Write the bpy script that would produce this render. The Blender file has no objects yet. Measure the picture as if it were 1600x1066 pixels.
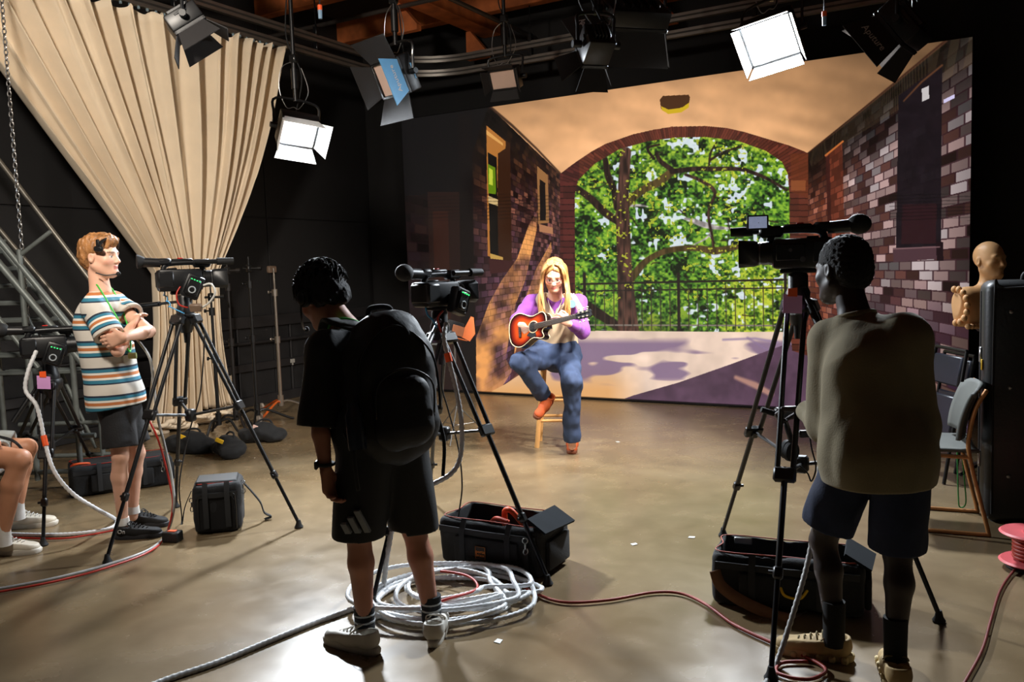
import bpy, bmesh, math, random
import numpy as np
from mathutils import Vector, Matrix

# ---------------------------------------------------------------- camera, world, exposure
scene = bpy.context.scene
COL = scene.collection
CAM_H = 1.52
RW = np.array([[0.8669, 0.0140, -0.4983], [0.4975, -0.0893, 0.8629], [-0.0324, -0.9959, -0.0845]])  # columns: right, down, forward
RW = np.linalg.svd(RW)[0] @ np.linalg.svd(RW)[2]
FPX = 1315.99
cd = bpy.data.cameras.new('camera'); cam = bpy.data.objects.new('camera', cd); COL.objects.link(cam)
cd.sensor_width = 36.0; cd.lens = FPX / 1600 * 36.0; cd.clip_end = 200; cd.clip_start = .05
cam.matrix_world = Matrix([[RW[0,0], -RW[0,1], -RW[0,2], 0], [RW[1,0], -RW[1,1], -RW[1,2], 0], [RW[2,0], -RW[2,1], -RW[2,2], CAM_H], [0,0,0,1]])
scene.camera = cam
w = bpy.data.worlds.new('world'); scene.world = w; w.use_nodes = True
w.node_tree.nodes['Background'].inputs[0].default_value = (.55, .62, .75, 1)
w.node_tree.nodes['Background'].inputs[1].default_value = .022
vs = scene.view_settings
vs.view_transform = 'Standard'; vs.look = 'None'; vs.gamma = 1; vs.use_curve_mapping = False
vs.exposure = 0.0
LAMP = 1.0            # overall level of the studio lamps

# ---------------------------------------------------------------- measuring helpers (room coordinates: X along the video wall, Y towards it)
CC = np.array([0, 0, CAM_H])
FW = np.array([-.5004, .8658, 0.]); RT = np.array([.8658, .5004, 0.]); UP = np.array([0, 0, 1.])
A = lambda *v: np.array(v, float)
def ray(x, y): return RW @ A((x-800)/FPX, (y-533)/FPX, 1)
def gp(x, y, z=0.0):
    d = ray(x, y); return CC + d*(z-CAM_H)/d[2]
def at(x, y, d):
    v = ray(x, y); return CC + v*d/(v @ FW)
def onx(x, y, X):
    v = ray(x, y); return CC + v*X/v[0]
def ony(x, y, Y):
    v = ray(x, y); return CC + v*Y/v[1]
def nrm(v): v = np.asarray(v, float); return v/max(np.linalg.norm(v), 1e-9)

# ---------------------------------------------------------------- mesh building
def frame(z, x=None):
    z = nrm(z)
    if x is None: x = A(1,0,0) if abs(z[0]) < .8 else A(0,1,0)
    y = nrm(np.cross(z, x)); x = np.cross(y, z)
    return np.stack([x, y, z], 1)
def rot(ax, deg):
    return np.array(Matrix.Rotation(math.radians(deg), 3, Vector(ax)))
_bc = {}
class MB:
    def __init__(s): s.V = []; s.F = []; s.n = 0
    def add(s, v, f):
        v = np.asarray(v, float).reshape(-1, 3); s.V.append(v)
        s.F += [tuple(int(i)+s.n for i in q) for q in f]; s.n += len(v); return s
    def box(s, c, size, R=None, bev=0, seg=1):
        key = (tuple(np.round(size, 4)), bev, seg)
        if key not in _bc:
            bm = bmesh.new(); bmesh.ops.create_cube(bm, size=1)
            for v in bm.verts: v.co = Vector((v.co.x*size[0], v.co.y*size[1], v.co.z*size[2]))
            if bev: bmesh.ops.bevel(bm, geom=bm.edges[:], offset=bev, segments=seg, affect='EDGES', profile=.5)
            bm.verts.index_update()
            _bc[key] = (np.array([v.co[:] for v in bm.verts]), [tuple(v.index for v in f.verts) for f in bm.faces]); bm.free()
        v, f = _bc[key]
        if R is not None: v = v @ np.asarray(R).T
        return s.add(v + np.asarray(c), f)
    def cyl(s, a, b, r0, r1=None, n=12, cap=True):
        a, b = np.asarray(a, float), np.asarray(b, float); r1 = r0 if r1 is None else r1
        M = frame(b-a); t = np.arange(n)*2*np.pi/n; c = np.outer(np.cos(t), M[:,0]) + np.outer(np.sin(t), M[:,1])
        f = [(i, (i+1) % n, n+(i+1) % n, n+i) for i in range(n)]
        if cap: f += [tuple(range(n-1, -1, -1)), tuple(range(n, 2*n))]
        return s.add(np.vstack([a+c*r0, b+c*r1]), f)
    def tube(s, pts, r, n=8, closed=False, flat=None):
        P = np.asarray(pts, float); m = len(P); rr = np.broadcast_to(np.asarray(r, float), (m,))
        T = np.roll(P, -1, 0)-np.roll(P, 1, 0)
        if not closed: T[0] = P[1]-P[0]; T[-1] = P[-1]-P[-2]
        M = frame(T[0]); x = M[:,0]; rings = []
        t = np.arange(n)*2*np.pi/n
        for i in range(m):
            z = nrm(T[i]); x = nrm(x-z*(x @ z)); y = np.cross(z, x)
            rings.append(P[i]+rr[i]*(np.outer(np.cos(t), x)+np.outer(np.sin(t), y)))
        return s.loft(rings, not closed, closed)
    def loft(s, rings, cap=True, closed=False):
        n = len(rings[0]); m = len(rings); f = []
        for j in range(m if closed else m-1):
            k = (j+1) % m
            f += [(j*n+i, j*n+(i+1) % n, k*n+(i+1) % n, k*n+i) for i in range(n)]
        if cap: f += [tuple(range(n-1, -1, -1)), tuple(range((m-1)*n, m*n))]
        return s.add(np.vstack(rings), f)
    def ribbon(s, pts, wdir, w, th=.003):
        P = np.asarray(pts, float); m = len(P); T = np.gradient(P, axis=0); rings = []
        W = np.broadcast_to(np.asarray(wdir, float), (m, 3))
        for i in range(m):
            z = nrm(T[i]); x = nrm(W[i]-z*(W[i] @ z)); y = np.cross(z, x)
            rings.append(P[i]+np.array([x*w/2+y*th/2, -x*w/2+y*th/2, -x*w/2-y*th/2, x*w/2-y*th/2]))
        return s.loft(rings)
    def ell(s, c, r, R=None, nu=16, nv=10):
        v = [(0, 0, 1)]
        for j in range(1, nv):
            p = math.pi*j/nv
            v += [(math.sin(p)*math.cos(2*math.pi*i/nu), math.sin(p)*math.sin(2*math.pi*i/nu), math.cos(p)) for i in range(nu)]
        v.append((0, 0, -1)); v = np.array(v)*np.asarray(r); L = len(v)-1
        f = [(0, 1+i, 1+(i+1) % nu) for i in range(nu)]
        for j in range(nv-2):
            a = 1+j*nu; f += [(a+i, a+nu+i, a+nu+(i+1) % nu, a+(i+1) % nu) for i in range(nu)]
        a = 1+(nv-2)*nu; f += [(L, a+(i+1) % nu, a+i) for i in range(nu)]
        if R is not None: v = v @ np.asarray(R).T
        return s.add(v+np.asarray(c), f)
    def lathe(s, prof, c=(0,0,0), axis=(0,0,1), n=20, cap=True):
        M = frame(axis); t = np.arange(n)*2*np.pi/n
        d = np.outer(np.cos(t), M[:,0])+np.outer(np.sin(t), M[:,1])
        return s.loft([np.asarray(c)+d*r+M[:,2]*z for r, z in prof], cap)
    def torus(s, c, R, r, axis=(0,0,1), n=24, m=8):
        M = frame(axis); t = np.arange(n)*2*np.pi/n
        return s.tube(np.asarray(c)+R*(np.outer(np.cos(t), M[:,0])+np.outer(np.sin(t), M[:,1])), r, m, True)
    def prism(s, poly, o, x, y, th):
        p = np.asarray(poly, float); x, y = nrm(x), nrm(y); z = np.cross(x, y); n = len(p)
        b = np.asarray(o)+np.outer(p[:,0], x)+np.outer(p[:,1], y)
        return s.loft([b-z*th/2, b+z*th/2])
    def grid(s, P):
        n, m = P.shape[:2]
        return s.add(P.reshape(-1, 3), [(i*m+j, i*m+j+1, (i+1)*m+j+1, (i+1)*m+j) for i in range(n-1) for j in range(m-1)])
    def arr(s): return np.vstack(s.V)
def smooth_path(pts, k=8, closed=False):
    P = np.asarray(pts, float); n = len(P); out = []
    rng = range(n) if closed else range(n-1)
    for i in rng:
        if closed: p0, p1, p2, p3 = P[i-1], P[i], P[(i+1) % n], P[(i+2) % n]
        else: p0, p1, p2, p3 = P[max(i-1, 0)], P[i], P[i+1], P[min(i+2, n-1)]
        for t in np.arange(k)/k:
            out.append(.5*((2*p1)+(-p0+p2)*t+(2*p0-5*p1+4*p2-p3)*t*t+(-p0+3*p1-3*p2+p3)*t**3))
    if not closed: out.append(P[-1])
    return np.array(out)

# ---------------------------------------------------------------- scene graph
WLOC = {}
def mk(name, mb, mat, parent=None, smooth=42, attr=None, kind=None, label=None):
    v = mb.arr() if isinstance(mb, MB) else mb[0]; f = mb.F if isinstance(mb, MB) else mb[1]
    if parent is None: loc = A((v[:,0].min()+v[:,0].max())/2, (v[:,1].min()+v[:,1].max())/2, v[:,2].min())
    else: loc = WLOC[parent.name]
    me = bpy.data.meshes.new(name); me.from_pydata((v-loc).tolist(), [], [tuple(map(int, q)) for q in f]); me.update()
    if smooth:
        me.shade_smooth()
        if smooth < 180: me.set_sharp_from_angle(angle=math.radians(smooth))
    if attr:
        for k, d in attr.items():
            d = np.asarray(d, np.float32)
            if d.ndim == 1: a = me.attributes.new(k, 'FLOAT', 'POINT'); a.data.foreach_set('value', d)
            else:
                a = me.attributes.new(k, 'FLOAT_COLOR', 'POINT'); a.data.foreach_set('color', np.c_[d, np.ones(len(d))].astype(np.float32).ravel())
    me.materials.append(mat)
    o = bpy.data.objects.new(name, me); COL.objects.link(o)
    if parent is not None: o.parent = parent
    else: o.location = loc
    WLOC[o.name] = loc
    if kind: o['kind'] = kind
    if label: o['label'] = label
    return o
def tag(o, label, cat, group=None):
    o['label'] = label; o['category'] = cat
    if group: o['group'] = group
    return o
def thing(name, loc, label, cat, group=None):
    o = bpy.data.objects.new(name, None); COL.objects.link(o); o.location = loc; o.empty_display_size = .1
    WLOC[o.name] = np.asarray(loc, float)
    return tag(o, label, cat, group)
def struct(name, mb, mat, parent=None, smooth=30):
    o = mk(name, mb, mat, parent, smooth)
    if parent is None: o['kind'] = 'structure'
    return o
def text(s, o, x, y, size, mat, parent, name='lettering', th=.0012, bold=0.0):
    cu = bpy.data.curves.new('t', 'FONT'); cu.body = s; cu.size = size; cu.extrude = th; cu.align_x = 'CENTER'; cu.align_y = 'CENTER'; cu.resolution_u = 2; cu.offset = bold
    ob = bpy.data.objects.new('t', cu); COL.objects.link(ob)
    bpy.context.view_layer.update()
    me = bpy.data.meshes.new_from_object(ob.evaluated_get(bpy.context.evaluated_depsgraph_get()))
    bpy.data.objects.remove(ob); bpy.data.curves.remove(cu)
    v = np.array([p.co[:] for p in me.vertices]); f = [tuple(p.vertices) for p in me.polygons]; bpy.data.meshes.remove(me)
    x, y = nrm(x), nrm(y); z = np.cross(x, y)
    return mk(name, (np.asarray(o)+v @ np.stack([x, y, z]), f), mat, parent, 0)

# ---------------------------------------------------------------- materials
MATS = {}
def lin(c): return tuple(((v/255)/12.92 if v/255 <= .04045 else ((v/255+.055)/1.055)**2.4) for v in c)
def mat(name, rgb=(128,128,128), rough=.6, metal=0, var=.12, scale=12, bump=0, bscale=60, emit=0, sheen=0, spec=.5, trans=0, coat=0):
    if name in MATS: return MATS[name]
    m = bpy.data.materials.new(name); m.use_nodes = True; nt = m.node_tree; N = nt.nodes; L = nt.links
    b = N['Principled BSDF']; c = lin(rgb)
    b.inputs['Roughness'].default_value = rough; b.inputs['Metallic'].default_value = metal
    b.inputs['Specular IOR Level'].default_value = spec; b.inputs['Coat Weight'].default_value = coat
    b.inputs['Sheen Weight'].default_value = sheen; b.inputs['Transmission Weight'].default_value = trans
    tc = N.new('ShaderNodeTexCoord'); no = N.new('ShaderNodeTexNoise'); no.inputs['Scale'].default_value = scale; no.inputs['Detail'].default_value = 3
    L.new(tc.outputs['Object'], no.inputs['Vector'])
    r = N.new('ShaderNodeValToRGB'); r.color_ramp.elements[0].position = .3; r.color_ramp.elements[1].position = .7
    r.color_ramp.elements[0].color = tuple(v*(1-var) for v in c)+(1,); r.color_ramp.elements[1].color = tuple(min(1, v*(1+var)) for v in c)+(1,)
    L.new(no.outputs['Fac'], r.inputs[0]); L.new(r.outputs[0], b.inputs['Base Color'])
    if bump:
        n2 = N.new('ShaderNodeTexNoise'); n2.inputs['Scale'].default_value = bscale; n2.inputs['Detail'].default_value = 4; L.new(tc.outputs['Object'], n2.inputs['Vector'])
        bp = N.new('ShaderNodeBump'); bp.inputs['Strength'].default_value = bump; bp.inputs['Distance'].default_value = .01
        L.new(n2.outputs['Fac'], bp.inputs['Height']); L.new(bp.outputs[0], b.inputs['Normal'])
    if emit: b.inputs['Emission Color'].default_value = c+(1,); b.inputs['Emission Strength'].default_value = emit
    MATS[name] = m; return m
def mat_attr(name, attr='Col', rough=.6, sheen=0, bump=0, bscale=200, sss=0, spec=.5):
    """base colour comes from a colour attribute that stores the thing's own paint / skin / print"""
    if name in MATS: return MATS[name]
    m = bpy.data.materials.new(name); m.use_nodes = True; nt = m.node_tree; N = nt.nodes; L = nt.links; b = N['Principled BSDF']
    a = N.new('ShaderNodeAttribute'); a.attribute_name = attr; L.new(a.outputs['Color'], b.inputs['Base Color'])
    b.inputs['Roughness'].default_value = rough; b.inputs['Sheen Weight'].default_value = sheen; b.inputs['Specular IOR Level'].default_value = spec
    if sss: b.inputs['Subsurface Weight'].default_value = sss; b.inputs['Subsurface Radius'].default_value = (.012, .005, .003); b.inputs['Subsurface Scale'].default_value = 1
    if bump:
        tc = N.new('ShaderNodeTexCoord'); n2 = N.new('ShaderNodeTexNoise'); n2.inputs['Scale'].default_value = bscale; L.new(tc.outputs['Object'], n2.inputs['Vector'])
        bp = N.new('ShaderNodeBump'); bp.inputs['Strength'].default_value = bump; bp.inputs['Distance'].default_value = .01; L.new(n2.outputs['Fac'], bp.inputs['Height']); L.new(bp.outputs[0], b.inputs['Normal'])
    MATS[name] = m; return m
BLACKP = mat('black_plastic', (17,18,20), .42, 0, .2, 30)
BLACKM = mat('black_metal', (16,17,19), .42, .2, .2, 20, coat=.1)
BLACKR = mat('black_rubber', (12,12,13), .75)
BLACKF = mat('black_fabric', (15,17,20), .85, 0, .25, 25, .25, 180, sheen=.05)
GREYM = mat('brushed_steel', (150,150,150), .32, .9, .1, 15)
ALU = mat('aluminium_track', (150,146,140), .38, .85, .12, 8)
WHITEP = mat('white_plastic', (205,205,200), .45, 0, .06)
ORANGE = mat('orange_tape', (235,88,30), .55, 0, .06)
RED = mat('red_jacket', (170,40,26), .45, 0, .1)
YELLOW = mat('yellow_label', (225,180,30), .6, 0, .05)
PINK = mat('lilac_note', (205,150,205), .7, 0, .04)
LETTER = mat('pale_lettering', (190,186,184), .6, 0, .02)
GLASSB = mat('lens_glass', (6,8,12), .04, 0, .1, spec=.9, coat=1)
# ---------------------------------------------------------------- implicit surfaces -> one continuous mesh (surface nets)
def vnoise(P, seed=0):
    P = np.asarray(P, np.float32); i = np.floor(P).astype(np.int64); f = P-i; f = f*f*(3-2*f); out = 0
    def h(a, b, c):
        n = (a*374761393+b*668265263+c*2147483647+seed*974634777) & 0x7fffffff
        n = ((n ^ (n >> 13))*1274126177) & 0x7fffffff; n = n ^ (n >> 16)
        return (n & 0xffff)/65535.0
    for dx in (0, 1):
        for dy in (0, 1):
            for dz in (0, 1):
                w_ = (f[...,0] if dx else 1-f[...,0])*(f[...,1] if dy else 1-f[...,1])*(f[...,2] if dz else 1-f[...,2])
                out = out+w_*h(i[...,0]+dx, i[...,1]+dy, i[...,2]+dz)
    return out*2-1
class SD:
    def __init__(s, lo, hi, h):
        s.lo = np.asarray(lo, float); s.h = h; s.n = np.ceil((np.asarray(hi)-s.lo)/h).astype(int)+1
        s.D = np.full(s.n, .5, np.float32)
    def sub(s, lo, hi):
        a = np.clip(np.floor((np.asarray(lo)-s.lo)/s.h).astype(int), 0, s.n); b = np.clip(np.ceil((np.asarray(hi)-s.lo)/s.h).astype(int)+1, 0, s.n)
        if (b <= a).any(): return None, None
        sl = tuple(slice(i, j) for i, j in zip(a, b))
        g = [(s.lo[i]+s.h*np.arange(a[i], b[i])).astype(np.float32) for i in range(3)]
        return sl, np.stack(np.meshgrid(*g, indexing='ij'), -1)
    def put(s, sl, d, k, op):
        D = s.D[sl]
        if op == 'u':
            if k > 0: hh = np.maximum(k-np.abs(D-d), 0)/k; s.D[sl] = np.minimum(D, d)-hh*hh*k*.25
            else: s.D[sl] = np.minimum(D, d)
        else:
            if k > 0: hh = np.maximum(k-np.abs(D+d), 0)/k; s.D[sl] = np.maximum(D, -d)+hh*hh*k*.25
            else: s.D[sl] = np.maximum(D, -d)
    def rc(s, a, b, ra, rb=None, k=.03, flat=None, op='u'):
        """tapered capsule; flat=(axis, factor) squashes it along an axis"""
        a, b = np.asarray(a, float), np.asarray(b, float); rb = ra if rb is None else rb; m = max(ra, rb)+k+3*s.h
        sl, P = s.sub(np.minimum(a, b)-m, np.maximum(a, b)+m)
        if sl is None: return s
        ab = b-a; L = max(ab @ ab, 1e-9); t = np.clip(((P-a) @ ab)/L, 0, 1)
        q = P-(a+t[...,None]*ab)
        if flat is not None:
            ax = nrm(flat[0]); c = q @ ax; q = q+c[...,None]*(1/flat[1]-1)*ax
        d = np.sqrt((q*q).sum(-1))-(ra+(rb-ra)*t)
        s.put(sl, d.astype(np.float32), k, op); return s
    def ell(s, c, r, R=None, k=.02, op='u'):
        c = np.asarray(c, float); r = np.asarray(r, float); m = r.max()+k+3*s.h
        sl, P = s.sub(c-m, c+m)
        if sl is None: return s
        q = P-c
        if R is not None: q = q @ np.asarray(R)
        k0 = np.sqrt(((q/r)**2).sum(-1)); k1 = np.sqrt(((q/(r*r))**2).sum(-1))+1e-9
        s.put(sl, (k0*(k0-1)/k1).astype(np.float32), k, op); return s
    def chain(s, pts, rs, k=.03, flat=None):
        for i in range(len(pts)-1): s.rc(pts[i], pts[i+1], rs[i], rs[i+1], k, flat)
        return s
    def cut(s, p, n, lo=None, hi=None, k=0):
        lo = s.lo if lo is None else lo; hi = s.lo+s.h*s.n if hi is None else hi
        sl, P = s.sub(lo, hi)
        if sl is None: return s
        s.put(sl, -((P-np.asarray(p)) @ nrm(n)).astype(np.float32), k, 's'); return s
    def disp(s, amp, freq, seed=0, band=.03):
        idx = np.argwhere(np.abs(s.D) < band)
        P = s.lo+s.h*idx
        s.D[tuple(idx.T)] += (amp*vnoise(P*np.asarray(freq), seed)).astype(np.float32); return s
    def mesh(s, sm=1):
        D = s.D; D[0], D[-1], D[:,0], D[:,-1], D[:,:,0], D[:,:,-1] = (.1,)*6
        S = D < 0
        cnt = sum(S[a:S.shape[0]-1+a, b:S.shape[1]-1+b, c:S.shape[2]-1+c].astype(np.int8) for a in (0,1) for b in (0,1) for c in (0,1))
        act = (cnt > 0) & (cnt < 8); I = np.argwhere(act); idx = np.full(act.shape, -1, np.int64); idx[tuple(I.T)] = np.arange(len(I))
        cor = [(a,b,c) for a in (0,1) for b in (0,1) for c in (0,1)]
        val = {c: D[I[:,0]+c[0], I[:,1]+c[1], I[:,2]+c[2]].astype(float) for c in cor}
        acc = np.zeros((len(I), 3)); num = np.zeros(len(I))
        for c in cor:
            for ax in range(3):
                if c[ax]: continue
                e = list(c); e[ax] = 1; e = tuple(e); u, v = val[c], val[e]; m = (u < 0) != (v < 0)
                t = np.where(m, u/np.where(m, u-v, 1), 0)
                p = np.tile(np.array(c, float), (len(I), 1)); p[:,ax] += t
                acc += p*m[:,None]; num += m
        V = I+acc/num[:,None]; Q = []
        for ax in range(3):
            b, c = (ax+1) % 3, (ax+2) % 3
            sa = [slice(None)]*3; sb = [slice(None)]*3; sa[ax] = slice(0, -1); sb[ax] = slice(1, None)
            e = np.argwhere(S[tuple(sa)] != S[tuple(sb)]); ok = (e[:,b] > 0) & (e[:,c] > 0) & (e[:,b] < S.shape[b]-1) & (e[:,c] < S.shape[c]-1); e = e[ok]
            def at_(db, dc):
                j = e.copy(); j[:,b] += db; j[:,c] += dc; return idx[tuple(j.T)]
            q = np.stack([at_(-1,-1), at_(0,-1), at_(0,0), at_(-1,0)], 1); ins = S[tuple(e.T)]
            q[~ins] = q[~ins][:, ::-1]; Q.append(q)
        Q = np.vstack(Q); Q = Q[(Q >= 0).all(1)]
        for _ in range(sm):
            ac = np.zeros_like(V); n_ = np.zeros(len(V))
            for i in range(4):
                j = (i+1) % 4; np.add.at(ac, Q[:,i], V[Q[:,j]]); np.add.at(n_, Q[:,i], 1); np.add.at(ac, Q[:,j], V[Q[:,i]]); np.add.at(n_, Q[:,j], 1)
            V = V*.5+.5*ac/np.maximum(n_, 1)[:,None]
        return s.lo+s.h*V, Q
def bounds(pts, m):
    P = np.array([np.asarray(p, float) for p in pts]); return P.min(0)-m, P.max(0)+m
# ================================================================ THE SETTING
def floor_mat():
    m = bpy.data.materials.new('polished_concrete'); m.use_nodes = True; N = m.node_tree.nodes; L = m.node_tree.links; b = N['Principled BSDF']
    tc = N.new('ShaderNodeTexCoord')
    def noise(sc, det, dist=0):
        n = N.new('ShaderNodeTexNoise'); n.inputs['Scale'].default_value = sc; n.inputs['Detail'].default_value = det; n.inputs['Distortion'].default_value = dist; L.new(tc.outputs['Object'], n.inputs['Vector']); return n
    n1 = noise(.9, 6, .6); n2 = noise(5, 5, .3); n3 = noise(70, 3)
    r1 = N.new('ShaderNodeValToRGB'); e = r1.color_ramp.elements; e[0].position = .3; e[1].position = .72
    e[0].color = lin((108,89,63))+(1,); e[1].color = lin((135,117,90))+(1,)
    x = e.new(.5); x.color = lin((121,103,77))+(1,)
    L.new(n1.outputs['Fac'], r1.inputs[0])
    r2 = N.new('ShaderNodeValToRGB'); r2.color_ramp.elements[0].position = .35; r2.color_ramp.elements[1].position = .65
    r2.color_ramp.elements[0].color = (.88,.88,.88,1); r2.color_ramp.elements[1].color = (1.06,1.055,1.04,1); L.new(n2.outputs['Fac'], r2.inputs[0])
    mx = N.new('ShaderNodeMix'); mx.data_type = 'RGBA'; mx.blend_type = 'MULTIPLY'; mx.inputs['Factor'].default_value = 1
    L.new(r1.outputs[0], mx.inputs['A']); L.new(r2.outputs[0], mx.inputs['B'])
    r3 = N.new('ShaderNodeValToRGB'); r3.color_ramp.elements[0].position = .73; r3.color_ramp.elements[1].position = .77
    r3.color_ramp.elements[0].color = (0,0,0,1); r3.color_ramp.elements[1].color = (.5,.5,.5,1); L.new(n3.outputs['Fac'], r3.inputs[0])
    m2 = N.new('ShaderNodeMix'); m2.data_type = 'RGBA'; L.new(r3.outputs[0], m2.inputs['Factor']); L.new(mx.outputs['Result'], m2.inputs['A']); m2.inputs['B'].default_value = lin((178,166,140))+(1,)
    L.new(m2.outputs['Result'], b.inputs['Base Color'])
    mr = N.new('ShaderNodeMapRange'); mr.inputs['To Min'].default_value = .17; mr.inputs['To Max'].default_value = .34; L.new(n2.outputs['Fac'], mr.inputs['Value']); L.new(mr.outputs[0], b.inputs['Roughness'])
    b.inputs['Specular IOR Level'].default_value = .55
    bp = N.new('ShaderNodeBump'); bp.inputs['Strength'].default_value = .025; bp.inputs['Distance'].default_value = .01; L.new(n2.outputs['Fac'], bp.inputs['Height']); L.new(bp.outputs[0], b.inputs['Normal'])
    return m
XL, XR, YB, YF = -7.72, 3.2, 9.45, -3.5
m_ = MB(); m_.box((( XL+XR)/2, (YB+YF)/2, -.1), (XR-XL+.4, YB-YF+.4, .2)); struct('floor', m_, floor_mat())
WALLB = mat('black_wall_paint', (22,21,22), .7, 0, .15, 3, .08, 30)
RAILB = mat('black_painted_timber', (30,28,29), .6, 0, .2, 6, .1, 40)
wl = MB(); wl.box((XL-.11, (YB+YF)/2, 2.6), (.2, YB-YF, 5.2)); wl = struct('wall_left', wl, WALLB)
for i, (z0, z1) in enumerate(((.0, 2.235), (2.25, 5.2))):
    y = YF
    while y < YB-.01:
        y1 = min(y+3.66, YB); p = MB(); p.box((XL, (y+y1)/2, (z0+z1)/2), (.024, y1-y-.012, z1-z0), None, .003); struct('panel', p, WALLB, wl); y = y1
for z0, z1, d in ((.93, 1.07, .05), (.415, .51, .05), (.0, .115, .06)):
    p = MB(); p.box((XL+.012+d/2, (YF+YB)/2, (z0+z1)/2), (d, YB-YF, z1-z0), None, .006); struct('rail_board', p, RAILB, wl)
p = MB(); p.cyl((XL+.07, YF, .754), (XL+.07, YB, .754), .022, n=12); struct('conduit_pipe', p, RAILB, wl)
for y in (3.9, 5.4, 6.9, 7.75, 8.6):
    p = MB(); p.cyl((XL+.03, y, .115), (XL+.03, y, .93), .014, n=8); struct('conduit_drop', p, RAILB, wl)
for i, y in enumerate((6.3, 6.62, 7.72)):
    p = MB(); p.box((XL+.075, y, .47), (.02, .07, .05), None, .004); p.cyl((XL+.075, y, .42), (XL+.075, y, .47), .012); struct('wall_clip', p, mat('pale_clip', (150,146,140), .4), wl)
p = MB(); p.box((XL+.03, 7.5, 1.618), (.05, .13, .085), None, .01); p = mk('wall_switch_box', p, mat('bronze_box', (120,100,84), .45)); tag(p, 'small bronze switch box on black wall above the chrome light stand', 'switch box')
p = MB(); p.box(((XL+XR)/2, YB+.1, 2.6), (XR-XL, .2, 5.2)); struct('wall_back', p, WALLB)
p = MB(); p.box((XR+.1, (YB+YF)/2, 2.6), (.2, YB-YF, 5.2)); struct('wall_right', p, WALLB)
p = MB(); p.box(((XL+XR)/2, YF-.1, 2.6), (XR-XL, .2, 5.2)); struct('wall_front', p, WALLB)
WOOD = mat('old_timber', (176,96,48), .7, 0, .35, 5, .2, 30)
cl = MB(); cl.box(((XL+XR)/2, (YB+YF)/2, 5.02), (XR-XL+.4, YB-YF+.4, .2)); cl = struct('ceiling', cl, mat('dark_deck', (26,20,17), .8, 0, .3, 2))
for i, y in enumerate(np.arange(-2.6, 9.3, 1.45)):
    p = MB(); p.box(((XL+XR)/2, y, 4.76), (XR-XL, .14, .3), None, .01); struct('timber_beam', p, WOOD, cl)
for x in (-5.6, -3.2, -.8, 1.6):
    p = MB(); p.box((x, (YB+YF)/2, 4.54), (.26, YB-YF, .14), None, .01); struct('timber_girder', p, WOOD, cl)
    for y in np.arange(-2.6, 9.3, 1.45):
        p = MB(); p.prism([(0,0), (.3,0), (.3,.06), (.06,.34), (0,.34)], (x-.15, y+.1, 4.13), (1,0,0), (0,0,1), .08); struct('timber_bracket', p, WOOD, cl)

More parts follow.
